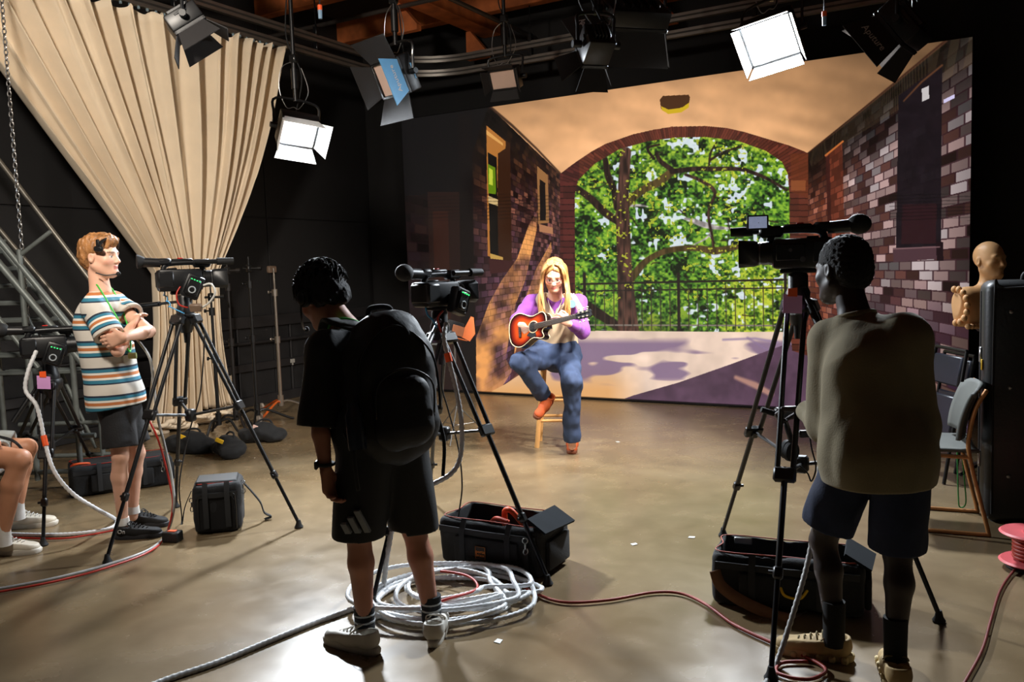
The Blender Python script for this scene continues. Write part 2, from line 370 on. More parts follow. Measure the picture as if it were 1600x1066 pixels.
# ---------------------------------------------------------------- the picture shown on the video wall (flat, drawn texel by texel)
LX0, LX1, LZ0, LZ1, LY = -6.60, -.222, .025, 3.462, 8.80
TW, TH = 1360, 734
def vn2(x, y, seed):
    xi = np.floor(x).astype(np.int32); yi = np.floor(y).astype(np.int32); fx = (x-xi).astype(np.float32); fy = (y-yi).astype(np.float32)
    tab = np.random.RandomState(seed+100).rand(256, 256).astype(np.float32)*2-1
    fx = fx*fx*(3-2*fx); fy = fy*fy*(3-2*fy); g = lambda a, b: tab[(xi+a) & 255, (yi+b) & 255]
    return (g(0,0)*(1-fx)+g(1,0)*fx)*(1-fy)+(g(0,1)*(1-fx)+g(1,1)*fx)*fy
def screen_picture():
    rs = np.random.RandomState(3)
    U, Vv = np.meshgrid((np.arange(TW)+.5)/TW, (np.arange(TH)+.5)/TH)
    Wp = np.stack([LX0+(LX1-LX0)*U, np.full_like(U, LY), LZ0+(LZ1-LZ0)*Vv], -1)-CC
    q = Wp @ RW; X = q[...,0]/q[...,2]*FPX+800; Y = q[...,1]/q[...,2]*FPX+533
    img = np.zeros(X.shape+(3,)); S = lambda r, g, b: np.array([r, g, b])/255.
    def N2(sx, sy, seed, ox=0): return vn2(X/sx+ox, Y/sy, seed)
    def fb(s, seed): return (N2(s, s, seed)+.5*N2(s/2, s/2, seed+1)+.25*N2(s/4, s/4, seed+2))/1.75
    def put(mask, col, a=1.):
        nz = mask > 0; r_i = np.flatnonzero(nz.any(1)); c_i = np.flatnonzero(nz.any(0))
        if not len(r_i): return
        sl = (slice(r_i[0], r_i[-1]+1), slice(c_i[0], c_i[-1]+1)); m = (mask[sl]*a)[..., None]; col = np.asarray(col)
        img[sl] = img[sl]*(1-m)+(col[sl] if col.ndim == 3 else col)*m
    def poly(pts, soft=0):
        p = np.array(pts, float); ins = np.zeros(X.shape, bool); j = len(p)-1
        for i in range(len(p)):
            c = ((p[i,1] > Y) != (p[j,1] > Y)) & (X < (p[j,0]-p[i,0])*(Y-p[i,1])/(p[j,1]-p[i,1]+1e-9)+p[i,0]); ins ^= c; j = i
        return ins.astype(float)
    def line(pts, ws, soft=1.):
        best = np.full(X.shape, 1e3); ws = np.broadcast_to(ws, (len(pts),))
        for (a, b), (w0, w1) in zip(zip(pts[:-1], pts[1:]), zip(ws[:-1], ws[1:])):
            a, b = np.array(a, float), np.array(b, float); m = max(w0, w1)+3
            mk_ = (X > min(a[0], b[0])-m) & (X < max(a[0], b[0])+m) & (Y > min(a[1], b[1])-m) & (Y < max(a[1], b[1])+m)
            if not mk_.any(): continue
            px, py = X[mk_]-a[0], Y[mk_]-a[1]; d = b-a; t = np.clip((px*d[0]+py*d[1])/(d @ d+1e-9), 0, 1)
            best[mk_] = np.minimum(best[mk_], np.hypot(px-t*d[0], py-t*d[1])-(w0+(w1-w0)*t)/2)
        return np.clip(.5-best/soft, 0, 1)
    vx, vy = 1038., 422.
    # --- side walls: courses run to the vanishing point
    dist = np.abs(X-vx)+1e-3; v = (Y-vy)/dist
    cv = v/.0375; row = np.floor(cv); u = 1/dist/1.32e-4+.5*(row % 2)+.13*np.sin(row*2.3); colm = np.floor(u)
    fr, fu = cv-row, u-colm
    hsh = lambda a, b, s: (np.sin(a*127.1+b*311.7+s*74.7)*43758.5453) % 1
    mortar = ((fr < .13) | (fu < .09)).astype(float)
    h1, h2 = hsh(row, colm, 1), hsh(row, colm, 2)
    left = X < 900
    # left wall
    warm = np.clip(1-(Y-200)/330, 0, 1)
    bl = np.where((h1 > .55)[..., None], S(112,66,34), S(58,32,24))*(.45+.9*h2)[..., None]
    bl = bl*warm[..., None]+(1-warm)[..., None]*np.where((h1 > .35)[..., None], S(104,68,92), S(64,36,44))*(.55+.6*h2)[..., None]
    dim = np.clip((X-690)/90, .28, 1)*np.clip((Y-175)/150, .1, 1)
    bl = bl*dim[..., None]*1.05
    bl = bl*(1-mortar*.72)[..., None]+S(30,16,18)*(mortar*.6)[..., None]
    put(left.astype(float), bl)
    # right wall
    gl = .35+.75*h2; base = np.where((h1 > .82)[..., None], S(236,216,216), np.where((h1 > .3)[..., None], S(172,142,138), S(92,58,52)))
    low = np.clip((Y-430)/190, 0, 1)
    base = base*(1-low)[..., None]*gl[..., None]+low[..., None]*np.where((h1 > .62)[..., None], S(150,112,100), S(74,46,74))*(.6+.4*h2)[..., None]
    red = np.clip((1345-X)/60, 0, 1)
    base = base*(1-.75*red)[..., None]+red[..., None]*.75*S(150,66,36)*(.5+.5*h2)[..., None]
    top = np.clip((Y-(240-(X-1262)*.817)-6)/(90+.12*(X-1262)), .12, 1)
    side = np.clip(1.0-(X-1440)/260, .72, 1)
    base = base*(top*side)[..., None]
    base = base*(1-mortar*.8)[..., None]+S(52,28,34)*(mortar*.75*np.clip(top, .3, 1))[..., None]
    put((~left).astype(float), base)
    # --- left wall: door zone, windows, sunbeams
    put(poly([(620,150),(765,160),(738,240),(738,300),(632,306),(620,300)]), S(13,12,14), .93)
    put(poly([(668,300),(736,300),(746,615),(676,612)]), S(34,20,17), .93)
    put(poly([(676,330),(700,330),(706,560),(682,560)]), S(52,24,17), .7)
    put(poly([(716,180),(737,180),(744,615),(722,615)]), S(16,12,13), .9)
    put(poly([(759,196),(797,224),(800,420),(768,420)]), S(52,28,16))
    put(poly([(760,196),(790,221),(790,232),(778,240),(776,398),(784,408),(762,400)]), S(176,112,50))
    put(poly([(760,203),(786,224),(786,228),(760,210)]), S(220,160,86))
    put(poly([(762,238),(776,246),(779,408),(766,402)]), S(16,14,13))
    put(poly([(762,256),(774,262),(775,304),(763,302)]), S(96,128,18)); put(poly([(764,262),(770,266),(770,290),(764,288)]), S(190,200,60))
    put(poly([(763,306),(778,312),(778,322),(763,317)]), S(206,176,120)); put(poly([(766,396),(786,402),(786,410),(766,405)]), S(190,150,76))
    put(poly([(764,404),(803,408),(803,424),(766,428)]), S(60,30,30))
    put(poly([(839,259),(856,274),(858,348),(841,350)]), S(150,104,62)); put(poly([(843,280),(852,286),(853,344),(844,345)]), S(22,16,16))
    put(poly([(842,350),(864,356),(864,366),(843,362)]), S(176,120,84))
    beam = np.maximum(poly([(842,325),(838,362),(829,402),(820,440),(806,474),(797,520),(790,560),(800,580),(780,612),(744,613),(744,528),(764,474),(784,438),(808,404),(826,352)]), poly([(861,378),(862,392),(850,430),(826,500),(812,560),(800,575),(812,490),(838,420)]))
    bm_ = beam*np.clip(.62+.9*fb(26, 11), .12, 1)
    put(bm_, S(242,164,92)*(1-.22*mortar*(Y < 500))[..., None])
    put(poly([(780,612),(812,580),(860,560),(905,540),(905,640),(780,640)]), S(206,140,78), .9)
    put(poly([(795,600),(812,520),(835,500),(842,560),(826,585)]), S(70,36,40), .75)
    # --- ceiling vault
    arch_out = [(875,272),(888,262),(903,251),(924,237),(946,225),(989,210),(1020,203),(1050,198),(1102,197),(1135,200),(1162,206),(1205,219),(1235,228),(1262,239)]
    ceil = poly([(765,160),(1480,40),(1478,64)]+arch_out[::-1]+[(765,167)])
    st = vn2(X/60+Y/90, Y/16-X/70, 5)*.5+fb(30, 21)*.5
    r_ = np.hypot((X-1060)/330, (Y-330)/190)
    cc_ = S(234,174,120)*(1-np.clip(r_-.55, 0, 1)*.42)[..., None]+S(20,22,26)*np.clip(1.15-r_, 0, 1)[..., None]*.6
    cc_ = cc_*(1+.16*st)[..., None]*np.clip(1.05-np.clip(X-1240, 0, 300)/900, .7, 1.1)[..., None]
    put(ceil, cc_)
    put(line([(1262,240),(1330,186),(1478,64)], [2,3,5], 2), S(60,36,26))
    sold = (np.floor((X+Y*.2)/np.clip((X-1200)/18, 4, 14)) % 2)
    put(poly([(1262,242),(1478,64),(1520,40),(1520,100),(1300,236),(1268,262)])*(.25+.3*sold), S(120,98,66), .5)
    put(line([(765,167),(800,196),(838,232),(876,272)], [5,4,3,3], 2), S(36,20,14), .8)
    # --- arch ring, columns
    inner = [(899,520),(898,305),(903,282),(929,256),(968,233),(1011,221),(1054,215),(1102,214),(1153,220),(1197,236),(1222,253),(1231,272),(1234,310),(1234,522)]
    ring = poly([(875,520)]+arch_out+[(1263,560),(1234,552),(1234,522)]+inner[::-1])
    ang = np.arctan2(Y-340, X-1066)
    vs_ = ((ang*38) % 1 < .14).astype(float); hb = (((Y-300)/9.5) % 1 < .16).astype(float); ab = np.where(Y < 285, vs_, hb)
    rc_ = S(92,44,32)*(.8+.45*hsh(np.floor(np.where(Y < 285, ang*38, (Y-300)/9.5)), np.floor(X/16), 4))[..., None]*(1-.45*ab)[..., None]
    rc_ = np.where((X < 905)[..., None], rc_*np.array([.8,.72,.9]), rc_)
    put(ring, rc_)
    put(poly([(1235,240),(1263,240),(1263,310),(1236,300)]), S(104,50,26), .6)
    put(poly([(1236,282),(1259,282),(1259,298),(1236,298)]), S(150,86,48), .7)
    opening = poly(inner)
    # --- woodland behind the arch
    f1, f2, f3, f4 = fb(46, 31), fb(15, 41), N2(4.2, 3.6, 51), N2(2.4, 2.2, 61)
    t = .47+.36*f1+.5*f2+.42*f3+.24*f4
    yel = np.clip((300-Y)/120, 0, 1)*.6+np.clip((X-1090)/140, 0, 1)*np.clip((Y-380)/80, 0, 1)*.75+.35*np.clip(f1*2, 0, 1)
    hi = S(140,184,52)*(1-yel)[..., None]+S(222,216,66)*yel[..., None]; mid = S(62,112,34)*(1-yel*.6)[..., None]+S(120,138,26)*(yel*.6)[..., None]; lo = S(12,26,10)
    a1 = np.clip(t/.42, 0, 1)[..., None]; a2 = np.clip((t-.42)/.42, 0, 1)[..., None]
    fo = (lo*(1-a1)+mid*a1)*(1-a2)+hi*a2
    sky = np.clip(((fb(20, 71)+.45*N2(5, 5, 73))-.36-.25*np.clip((Y-380)/60, 0, 1)+.14*np.clip((X-1040)/120, 0, 1))*7, 0, 1)
    fo = fo*(1-sky*.9)[..., None]+S(226,236,250)*(sky*.9)[..., None]
    fo = fo*(1-.3*np.clip((Y-470)/45, 0, 1)*(X < 1080))[..., None]
    put(opening, fo)
    bark_ = S(88,58,48)*(.75+.55*np.clip(N2(2.6, 14, 6)+.3, -.6, 1))[..., None]
    def limb(pts, ws, seed, tone=1., moss=0):
        c = bark_*tone if tone < 1.5 else S(206,196,194)*(.8+.3*f3)[..., None]
        if moss: c = c*(1-moss)+S(110,106,26)*moss
        put(line(smooth2(pts), np.interp(np.linspace(0, 1, 6*(len(pts)-1)+1), np.linspace(0, 1, len(pts)), ws), 1.6)*opening, c)
    def smooth2(p): return smooth_path(np.array(p, float), 6)
    limb([(1071,342),(1085,346),(1102,352),(1122,356),(1142,357)], [4,8,9,6,3], 7, 2.2)
    limb([(1085,382),(1104,372),(1112,360)], [2,3,3], 8, 2.0); limb([(980,322),(1000,321),(1012,323)], [4,4,2], 9, 2.0)
    limb([(901,294),(925,312),(945,332),(966,346)], [9,11,12,12], 12, .55); limb([(946,250),(950,275),(960,300),(964,325)], [8,10,10,10], 13, .5)
    limb([(905,470),(935,490),(968,512)], [16,15,12], 14, .5)
    limb([(968,335),(985,312),(1006,296),(1030,284),(1050,268)], [12,13,12,13,12], 15, .8, .35)
    limb([(1050,268),(1085,264),(1119,264),(1150,264),(1171,268),(1200,280),(1229,297)], [8,7,7,6,6,5,4], 16, .55)
    limb([(1071,273),(1090,280),(1112,293),(1117,305),(1108,326),(1108,346),(1113,370),(1115,390)], [4,5,6,5,4,4,4,4], 17, .75)
    limb([(985,437),(1000,418),(1014,405),(1036,394),(1060,389),(1090,388),(1117,392),(1140,388),(1165,383),(1185,380)], [12,11,9,9,9,9,12,9,8,4], 18, .75, .3)
    limb([(1026,240),(1032,252),(1048,264)], [6,7,8], 19, .5); limb([(1022,248),(1012,232),(1030,226)], [4,4,3], 20, .5); limb([(1110,250),(1130,238),(1160,228)], [4,3,3], 22, .5); limb([(1108,262),(1110,240),(1120,222)], [3,3,2], 23, .5)
    for k in range(26):
        x0, y0 = rs.uniform(905, 1230), rs.uniform(230, 500); dx, dy = rs.uniform(-28, 28), rs.uniform(-22, 22)
        limb([(x0,y0),(x0+dx*.5+rs.uniform(-6,6),y0+dy*.5+rs.uniform(-6,6)),(x0+dx,y0+dy)], [1.8,1.5,1], 24+k, .5)
    limb([(982,520),(979,470),(976,420),(974,370),(973,335),(974,300),(976,262),(978,238)], [34,27,23,22,21,17,17,16], 10, .85)
    lf = ((N2(5, 4, 91)+.6*N2(2.6, 2.4, 92)) > .55)*opening*(Y < 470)*((fb(40, 93) > .05))
    put(lf.astype(float), S(196,204,56)*(.7+.4*h2)[..., None], .9)
    # --- terrace railing
    ir = S(34,26,24)
    put(line([(908,444),(1229,437)], 3)*opening, ir); put(line([(908,455),(1229,450)], 2)*opening, ir); put(line([(908,508),(1229,509)], 2.4)*opening, S(130,120,110))
    for k in range(22):
        x0 = 915+k*14.6; put(line([(x0,446),(x0+1,516)], 1.5)*opening, S(60,48,40), .9)
    for x0 in (913,1060,1227): put(np.maximum(line([(x0,432),(x0+1,519)], 4.5), line([(x0,428),(x0,434)], 5))*opening, ir)
    # --- floor of the passage
    fl = poly([(896,517),(1234,519),(1238,548),(1262,556),(1300,548),(1420,600),(1530,640),(1530,670),(735,630),(790,600),(850,560),(897,545)])
    fc = S(234,206,186)*(1+.12*fb(28, 81))[..., None]
    nearw = np.clip((Y-555)/55, 0, 1)*np.clip((1010-X)/60, 0, 1); fc = fc*(1-nearw)[..., None]+S(226,168,108)*nearw[..., None]
    put(fl, fc)
    leaf = np.clip((vn2(X/75, Y/16, 17)+.5*vn2(X/28, Y/8, 18)-.02)*4, 0, 1)*np.clip((Y-527)/10, 0, 1)*np.clip((604-Y)/14, 0, 1)
    put(fl*leaf, S(124,100,132), .85)
    put(line([(1130,531),(1180,529),(1215,535)], 3, 3)*fl, S(150,128,160), .9); put(line([(1168,528),(1196,545),(1216,552)], 3, 3)*fl, S(140,116,150), .8)
    shd = poly([(950,632),(990,618),(1060,598),(1140,570),(1200,548),(1234,536),(1240,545),(1300,545),(1540,640),(1540,680),(940,660)])
    put(np.maximum(fl, poly([(1262,556),(1300,540),(1525,640),(1525,660),(1262,645)]))*shd, S(86,62,80)*(1+.2*fb(18, 85))[..., None])
    put(line([(1150,590),(1180,602),(1205,616)], [6,10,8], 4)*fl, S(190,142,124), .85)
    put(line([(1484,629),(1500,637),(1514,645)], [5,6,6], 2), S(206,180,226))
    # --- right wall recesses and fittings
    put(poly([(1290,243),(1316,222),(1320,378),(1294,380)]), S(104,48,32)*(.75+.5*h2*(1-mortar))[..., None], .9); put(line([(1290,243),(1317,221)], 3), S(190,106,52))
    put(poly([(1290,246),(1296,242),(1300,380),(1294,380)]), S(50,22,20), .8)
    put(poly([(1404,150),(1472,100),(1470,386),(1400,388)]), S(25,19,24)*(1+.2*fb(12, 95))[..., None], .97)
    put(poly([(1410,320),(1464,318),(1462,380),(1408,382)]), S(48,24,28), .8)
    put(line([(1412,158),(1440,128),(1472,102)], [2,3,3], 2), S(120,74,44), .7)
    put(poly([(1395,388),(1468,384),(1468,404),(1396,410)]), S(76,52,58)); put(poly([(1462,378),(1474,378),(1474,408),(1464,408)]), S(30,18,22)); put(line([(1396,389),(1468,386)], 2), S(120,90,92))
    put(poly([(1440,139),(1451,134),(1452,154),(1441,159)]), S(196,190,190)); put(poly([(1474,156),(1492,147),(1492,153),(1474,162)]), S(208,200,236))
    # --- ceiling lamp in the picture
    put(poly([(1031,156),(1036,150),(1076,148),(1078,152),(1076,168),(1064,176),(1044,178),(1033,170)]), S(72,42,20)); put(poly([(1033,166),(1044,171),(1066,168),(1077,160),(1076,168),(1064,176),(1044,178),(1034,172)]), S(206,170,30))
    # moire bars of the led tiles
    bars = ((Y > 303) & (Y < 345) & (np.sin((Y+.04*X)*1.15) > .55) & ((X < 860) | (X > 1390)))
    put(bars.astype(float), S(10,8,10), .3)
    img[:] = np.clip(img, 0, 1)
    return img
pic = bpy.data.images.new('screen_picture', TW, TH, alpha=False)
pic.pixels.foreach_set(np.concatenate([screen_picture(), np.ones((TH, TW, 1))], -1).astype(np.float32).ravel()); pic.update(); pic.pack()
def screen_mat():
    m = bpy.data.materials.new('led_screen'); m.use_nodes = True; N = m.node_tree.nodes; L = m.node_tree.links; b = N['Principled BSDF']
    tc = N.new('ShaderNodeTexCoord'); sx = N.new('ShaderNodeSeparateXYZ'); cx = N.new('ShaderNodeCombineXYZ'); L.new(tc.outputs['Object'], sx.inputs[0])
    for i, (sc, of) in ((0, (1/(LX1-LX0), .5)), (2, (1/(LZ1-LZ0), 0))):
        ma = N.new('ShaderNodeMath'); ma.operation = 'MULTIPLY_ADD'; ma.inputs[1].default_value = sc; ma.inputs[2].default_value = of if i == 0 else -LZ0*sc; L.new(sx.outputs[i], ma.inputs[0]); L.new(ma.outputs[0], cx.inputs[0 if i == 0 else 1])
    im = N.new('ShaderNodeTexImage'); im.image = pic; im.extension = 'EXTEND'; L.new(cx.outputs[0], im.inputs[0])
    b.inputs['Base Color'].default_value = (.012,.012,.012,1); b.inputs['Roughness'].default_value = .5
    L.new(im.outputs[0], b.inputs['Emission Color']); b.inputs['Emission Strength'].default_value = 1.0
    return m
vw = thing('video_wall', ((LX0+LX1)/2, LY, 0), 'large LED video wall showing a brick archway with a tree and railing', 'video wall')
p = MB(); p.box(((LX0+LX1)/2, LY+.075, (LZ0+LZ1)/2), (LX1-LX0+.02, .13, LZ1-LZ0+.02), None, .004); mk('cabinet', p, BLACKP, vw)
p = MB(); p.add([(LX0,LY,LZ0),(LX1,LY,LZ0),(LX1,LY,LZ1),(LX0,LY,LZ1)], [(0,1,2,3)]); mk('screen', p, screen_mat(), vw, 0)
p = MB(); p.box(((LX0+LX1)/2, LY+.05, .012), (LX1-LX0+.06, .2, .024), None, .003); mk('base_plinth', p, BLACKM, vw)
for x in np.linspace(LX0+.3, LX1-.3, 5):
    p = MB(); p.cyl((x, LY+.3, 0), (x, LY+.3, 3.3), .025); p.cyl((x, LY+.3, 3.1), (x, LY+.13, 3.1), .018); p.cyl((x, LY+.3, 1.2), (x, LY+.13, 1.2), .018); mk('support_post', p, BLACKM, vw)
# ================================================================ CEILING RIG: tracks, lamps
TX, TY = -6.33, 8.6
def track(z, name, label):
    t = thing(name, (TX, 6, z), label, 'track', 'curtain tracks under the ceiling')
    arc = [(TX+.9-.9*math.cos(a), TY-.9+.9*math.sin(a)) for a in np.linspace(0, math.pi/2, 10)]
    pts = [A(TX, 0, z), A(TX, TY-.9, z)]+[A(x, y, z) for x, y in arc[1:]]+[A(2.6, TY, z)]
    p = MB(); p.ribbon(pts, UP, .075, .05); mk('rail', p, ALU, t)
    q = np.array(pts)
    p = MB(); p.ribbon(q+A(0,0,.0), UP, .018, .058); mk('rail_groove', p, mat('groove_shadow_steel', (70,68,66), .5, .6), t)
    for (x, y) in [(TX, 1.6), (TX, 3.4), (TX, 5.2), (TX, 7.0), (-4.6, TY), (-3.4, TY), (-2.1, TY), (-.8, TY), (.6, TY), (1.9, TY)]:
        p = MB(); p.box((x, y, z+.075), (.05, .05, .1), None, .006); p.cyl((x, y, z+.1), (x, y, 4.47), .008, n=8); mk('hanger', p, BLACKM, t)
    return t
track(4.04, 'curtain_track', 'upper aluminium curtain track curving round the dark studio corner')
lt = track(3.88, 'curtain_track', 'lower aluminium curtain track carrying the cream curtain')
for i, y in enumerate(np.arange(3.3, 6.5, .085)):
    p = MB(); p.box((TX, y, 3.845), (.02, .018, .05), None, .003); mk('glider', p, mat('pale_glider', (120,140,150), .5), lt)
for (a, b, r) in (((-7.6, 5.6, 4.36), (3.1, 5.6, 4.36), .024), ((-7.6, 7.5, 4.36), (3.1, 7.5, 4.36), .024), ((-7.6, 3.6, 4.36), (3.1, 3.6, 4.36), .024), ((-4.9, -3.2, 4.31), (-4.9, 9.3, 4.31), .024), ((-2.4, -3.2, 4.31), (-2.4, 9.3, 4.31), .024), ((-.3, -3.2, 4.31), (-.3, 9.3, 4.31), .024)):
    p = MB(); p.cyl(a, b, r, n=12); o = mk('grid_pipe', p, mat('dull_pipe', (70,64,60), .5, .5))
    ax = 'running along the video wall' if a[0] != b[0] else 'running out from the video wall'
    tag(o, {5.6: 'dark lighting grid pipe over the guitarist', 7.5: 'dark lighting grid pipe nearest the video wall', 3.6: 'dark lighting grid pipe farthest from the video wall'}.get(a[1], {-4.9: 'dark cross pipe of the lighting grid nearest the curtain', -2.4: 'dark cross pipe of the lighting grid above the archway picture', -.3: 'dark cross pipe of the lighting grid on the right'}.get(a[0])), 'pipe', 'lighting grid pipes')
DOOR = mat('barn_door_black', (26,24,25), .75, 0, .1)
def fixture(pos, aim, w, h, label, doors, lit=0, depth=.11, body=None, door_m=None, blue=None, txt=None, power=0, spread=150, dl=.16, tilt=0, color=(1,.97,.93), top=4.34, group=None, diff=None):
    pos = np.asarray(pos, float); z = nrm(aim); x = nrm(np.cross(z, UP)); y = np.cross(x, z)      # x: to the right seen from behind the lamp
    if tilt: Rr = np.array(Matrix.Rotation(math.radians(tilt), 3, Vector(z))); x, y = Rr @ x, Rr @ y
    R = np.stack([x, y, z], 1); body = body or BLACKP; door_m = door_m or DOOR
    t = thing('studio_light', pos-z*depth*.5, label, 'studio light', group or 'lamps hanging from the lighting grid')
    p = MB(); p.box(pos-z*depth/2, (w+.04, h+.04, depth), R, .012, 2)
    for k in range(5): p.box(pos-z*(depth+.012)+x*(k-2)*w/6, (.012, h*.8, .03), R, .003)
    hs = mk('housing', p, body, t)
    p = MB(); p.box(pos-z*depth*.75, (w+.05, h*.5, .012), R, .003); mk('band', p, blue or BLACKM, hs)
    p = MB(); p.box(pos+z*.003, (w, h, .008), R, .002)
    dm = diff or (mat('lit_diffuser', (255,252,246), .5, emit=lit) if lit else mat('diffuser_off', (206,176,160), .6, 0, .03))
    mk('diffuser', p, dm, t)
    p = MB()
    for sx, sy, a, b in ((0, 1, w+.04, .02), (0, -1, w+.04, .02), (1, 0, .02, h+.04), (-1, 0, .02, h+.04)): p.box(pos+z*.012+x*sx*(w/2+.01)+y*sy*(h/2+.01), (a, b, .025), R, .003)
    mk('front_frame', p, BLACKM, t)
    for key, ang in doors.items():
        o, al, ln, hw = {'t': (y, x, w, h), 'b': (-y, x, w, h), 'r': (x, y, h, w), 'l': (-x, y, h, w)}[key]
        a = math.radians(ang); d = z*math.cos(a)+o*math.sin(a); n = -z*math.sin(a)+o*math.cos(a)
        o0 = pos+z*.02+o*(hw/2+.014); q = MB(); f0, f1 = ln/2, ln/2+dl*.28
        q.prism([(-f0, 0), (f0, 0), (f1, dl), (-f1, dl)], o0, al, d, .006)
        m = blue if (blue and key == txt[0]) else door_m
        do = mk('barn_door', q, m, t, label='blue barn door' if m is blue and blue else None)
        q = MB(); q.cyl(o0-al*f0*.8, o0+al*f0*.8, .007, n=8); mk('hinge', q, BLACKM, do)
        if txt and key == txt[0]:
            tx = al*txt[2]; ty = np.cross(n, tx)
            if txt[3]: tx, ty = ty*txt[3], -tx*txt[3]
            text(txt[1], o0+d*dl*.5+n*.0045, tx, ty, txt[4] if len(txt) > 4 else .075, LETTER, do)
    # yoke, pole, clamp, safety cable
    k = w/2+.05; p = MB()
    yk = [pos-z*depth*.5+x*k, pos-z*depth*.5+x*k+UP*.1+0*y, pos-z*depth*.5+x*k*.86+UP*(h/2+.11), pos-z*depth*.5-x*k*.86+UP*(h/2+.11), pos-z*depth*.5-x*k+UP*.1, pos-z*depth*.5-x*k]
    p.tube(smooth_path(yk, 5), .011, 8)
    mk('yoke', p, BLACKM, t)
    for sg in (1, -1): p = MB(); p.cyl(pos-z*depth*.5+x*(k-.02)*sg, pos-z*depth*.5+x*(k+.035)*sg, .022, n=10); mk('tilt_knob', p, BLACKP, t)
    hp = pos-z*depth*.5+UP*(h/2+.11); hang = MB(); hang.cyl(hp, A(hp[0], hp[1], top), .017, n=10); hang.cyl(hp+UP*.1, hp+UP*.26, .028, n=10); hang.box(hp+UP*.34, (.07, .05, .07), None, .01); mk('drop_pole', hang, BLACKM, t)
    p = MB(); p.box(A(hp[0], hp[1], top), (.07, .09, .1), None, .012); mk('pipe_clamp', p, BLACKP, t)
    lp = [hp+UP*.32+x*.0, hp+UP*.25+x*.1, hp+UP*.08+x*.13, hp-UP*.06+x*.08, hp-UP*.05+x*.02]
    p = MB(); p.tube(smooth_path(lp+[hp-UP*.05-x*.03, hp+UP*.1-x*.11, hp+UP*.28-x*.06], 5), .0035, 6); mk('safety_cable', p, GREYM, t)
    cp = [hp+UP*.9+x*.02, hp+UP*.5+x*.05, hp+UP*.22-x*.06, pos-z*(depth+.03)+UP*h*.3]
    p = MB(); p.tube(smooth_path(cp, 6), .006, 6); mk('power_cable', p, BLACKR, t)
    if power:
        ld = bpy.data.lights.new('lamp_glow', 'AREA'); ld.shape = 'RECTANGLE'; ld.size = w; ld.size_y = h; ld.energy = power*LAMP; ld.color = color; ld.spread = math.radians(spread)
        lo = bpy.data.objects.new('lamp_glow', ld); COL.objects.link(lo); lo.parent = t
        M4 = Matrix([list(x)+[0], list(y)+[0], list(-z)+[0], [0,0,0,1]]).inverted()  # columns x,y,-z
        M4 = Matrix(((x[0],y[0],-z[0],0),(x[1],y[1],-z[1],0),(x[2],y[2],-z[2],0),(0,0,0,1)))
        M4.translation = Vector((pos+z*.03)-(pos-z*depth*.5)); lo.matrix_local = M4
    return t
GTR = A(-3.15, 6.3, 1.15)          # where the guitarist sits: the unlit-looking backs point at him
pL = at(466, 206, 7.0); fixture(pL, A(-1.9, 2.9, 0)-pL, .27, .22, 'lit white panel lamp hanging beside the cream curtain', {'t': 6, 'b': 38, 'r': 6, 'l': 42}, lit=14, power=150, spread=125, tilt=-9, color=(.86,.93,1), dl=.13, door_m=mat('white_lined_door', (225,228,230), .5))
pR = at(1204, 62, 6.6); fixture(pR, A(-1.5, 2.2, 0)-pR, .36, .31, 'lit white panel lamp hanging over the top of the archway picture', {'t': 20, 'b': 24, 'r': 14, 'l': 22}, lit=16, power=190, spread=140, tilt=10, color=(.84,.92,1), dl=.12, door_m=mat('white_lined_door', (225,228,230), .5))
BLUE = mat('sky_blue_paint', (86,150,196), .45, 0, .05)
pc = at(612, 122, 6.6); fixture(pc, -RT*.62-FW*.62-UP*.42, .30, .24, 'unlit panel lamp with one sky blue barn door', {'t': 70, 'b': 62, 'l': 12, 'r': 80}, blue=BLUE, txt=('l', 'Aputure', 1, 0, .06), dl=.2)
pd = at(787, 124, 7.9); fixture(pd, -RT*.35-FW*.8-UP*.4, .24, .16, 'small unlit panel lamp just left of the picture top', {'t': 30, 'b': 55, 'r': 20, 'l': 30}, dl=.1)
pe = at(985, 28, 5.6); fixture(pe, GTR+A(0,0,.1)-pe, .36, .30, 'large dark panel lamp aimed down at the guitarist', {'t': 18, 'b': 18, 'r': 18, 'l': 62}, lit=1.2, power=36, spread=75, color=(1,.95,.9), txt=('l', 'Aputure', -1, 0, .06), dl=.22)
pf = at(925, 88, 5.2); fixture(pf, GTR+A(-.6,0,0)-pf, .13, .13, 'small black barn door lamp left of the large dark lamp', {'t': 35, 'b': 35, 'r': 30, 'l': 50}, depth=.17, dl=.14)
pg = at(1402, 50, 5.2); fixture(pg, GTR+A(.1,-.2,-.1)-pg, .26, .23, 'black panel lamp with lettered door at the right end of the picture', {'t': 15, 'b': 15, 'r': 15, 'l': 35}, lit=1.2, power=36, spread=80, color=(1,.93,.86), txt=('l', 'Aputure', -1, 0, .058), dl=.19)
ph = A(-2.9, .9, 3.7); fixture(ph, A(-6.6,5.6,1.9)-ph, .4, .3, 'added warm panel lamp out of view over the camera, brightening the curtain', {'t': 20, 'b': 20, 'r': 20, 'l': 20}, lit=5, power=75, spread=95, color=(1,.9,.78))  # unseen lamp, added to brighten the curtain and the boy
pa = at(297, 45, 5.6); fixture(pa, RT*.5+FW*.15-UP*.8, .22, .18, 'unlit black barn door lamp in front of the cream curtain', {'t': 30, 'b': 40, 'r': 35, 'l': 30}, dl=.15)
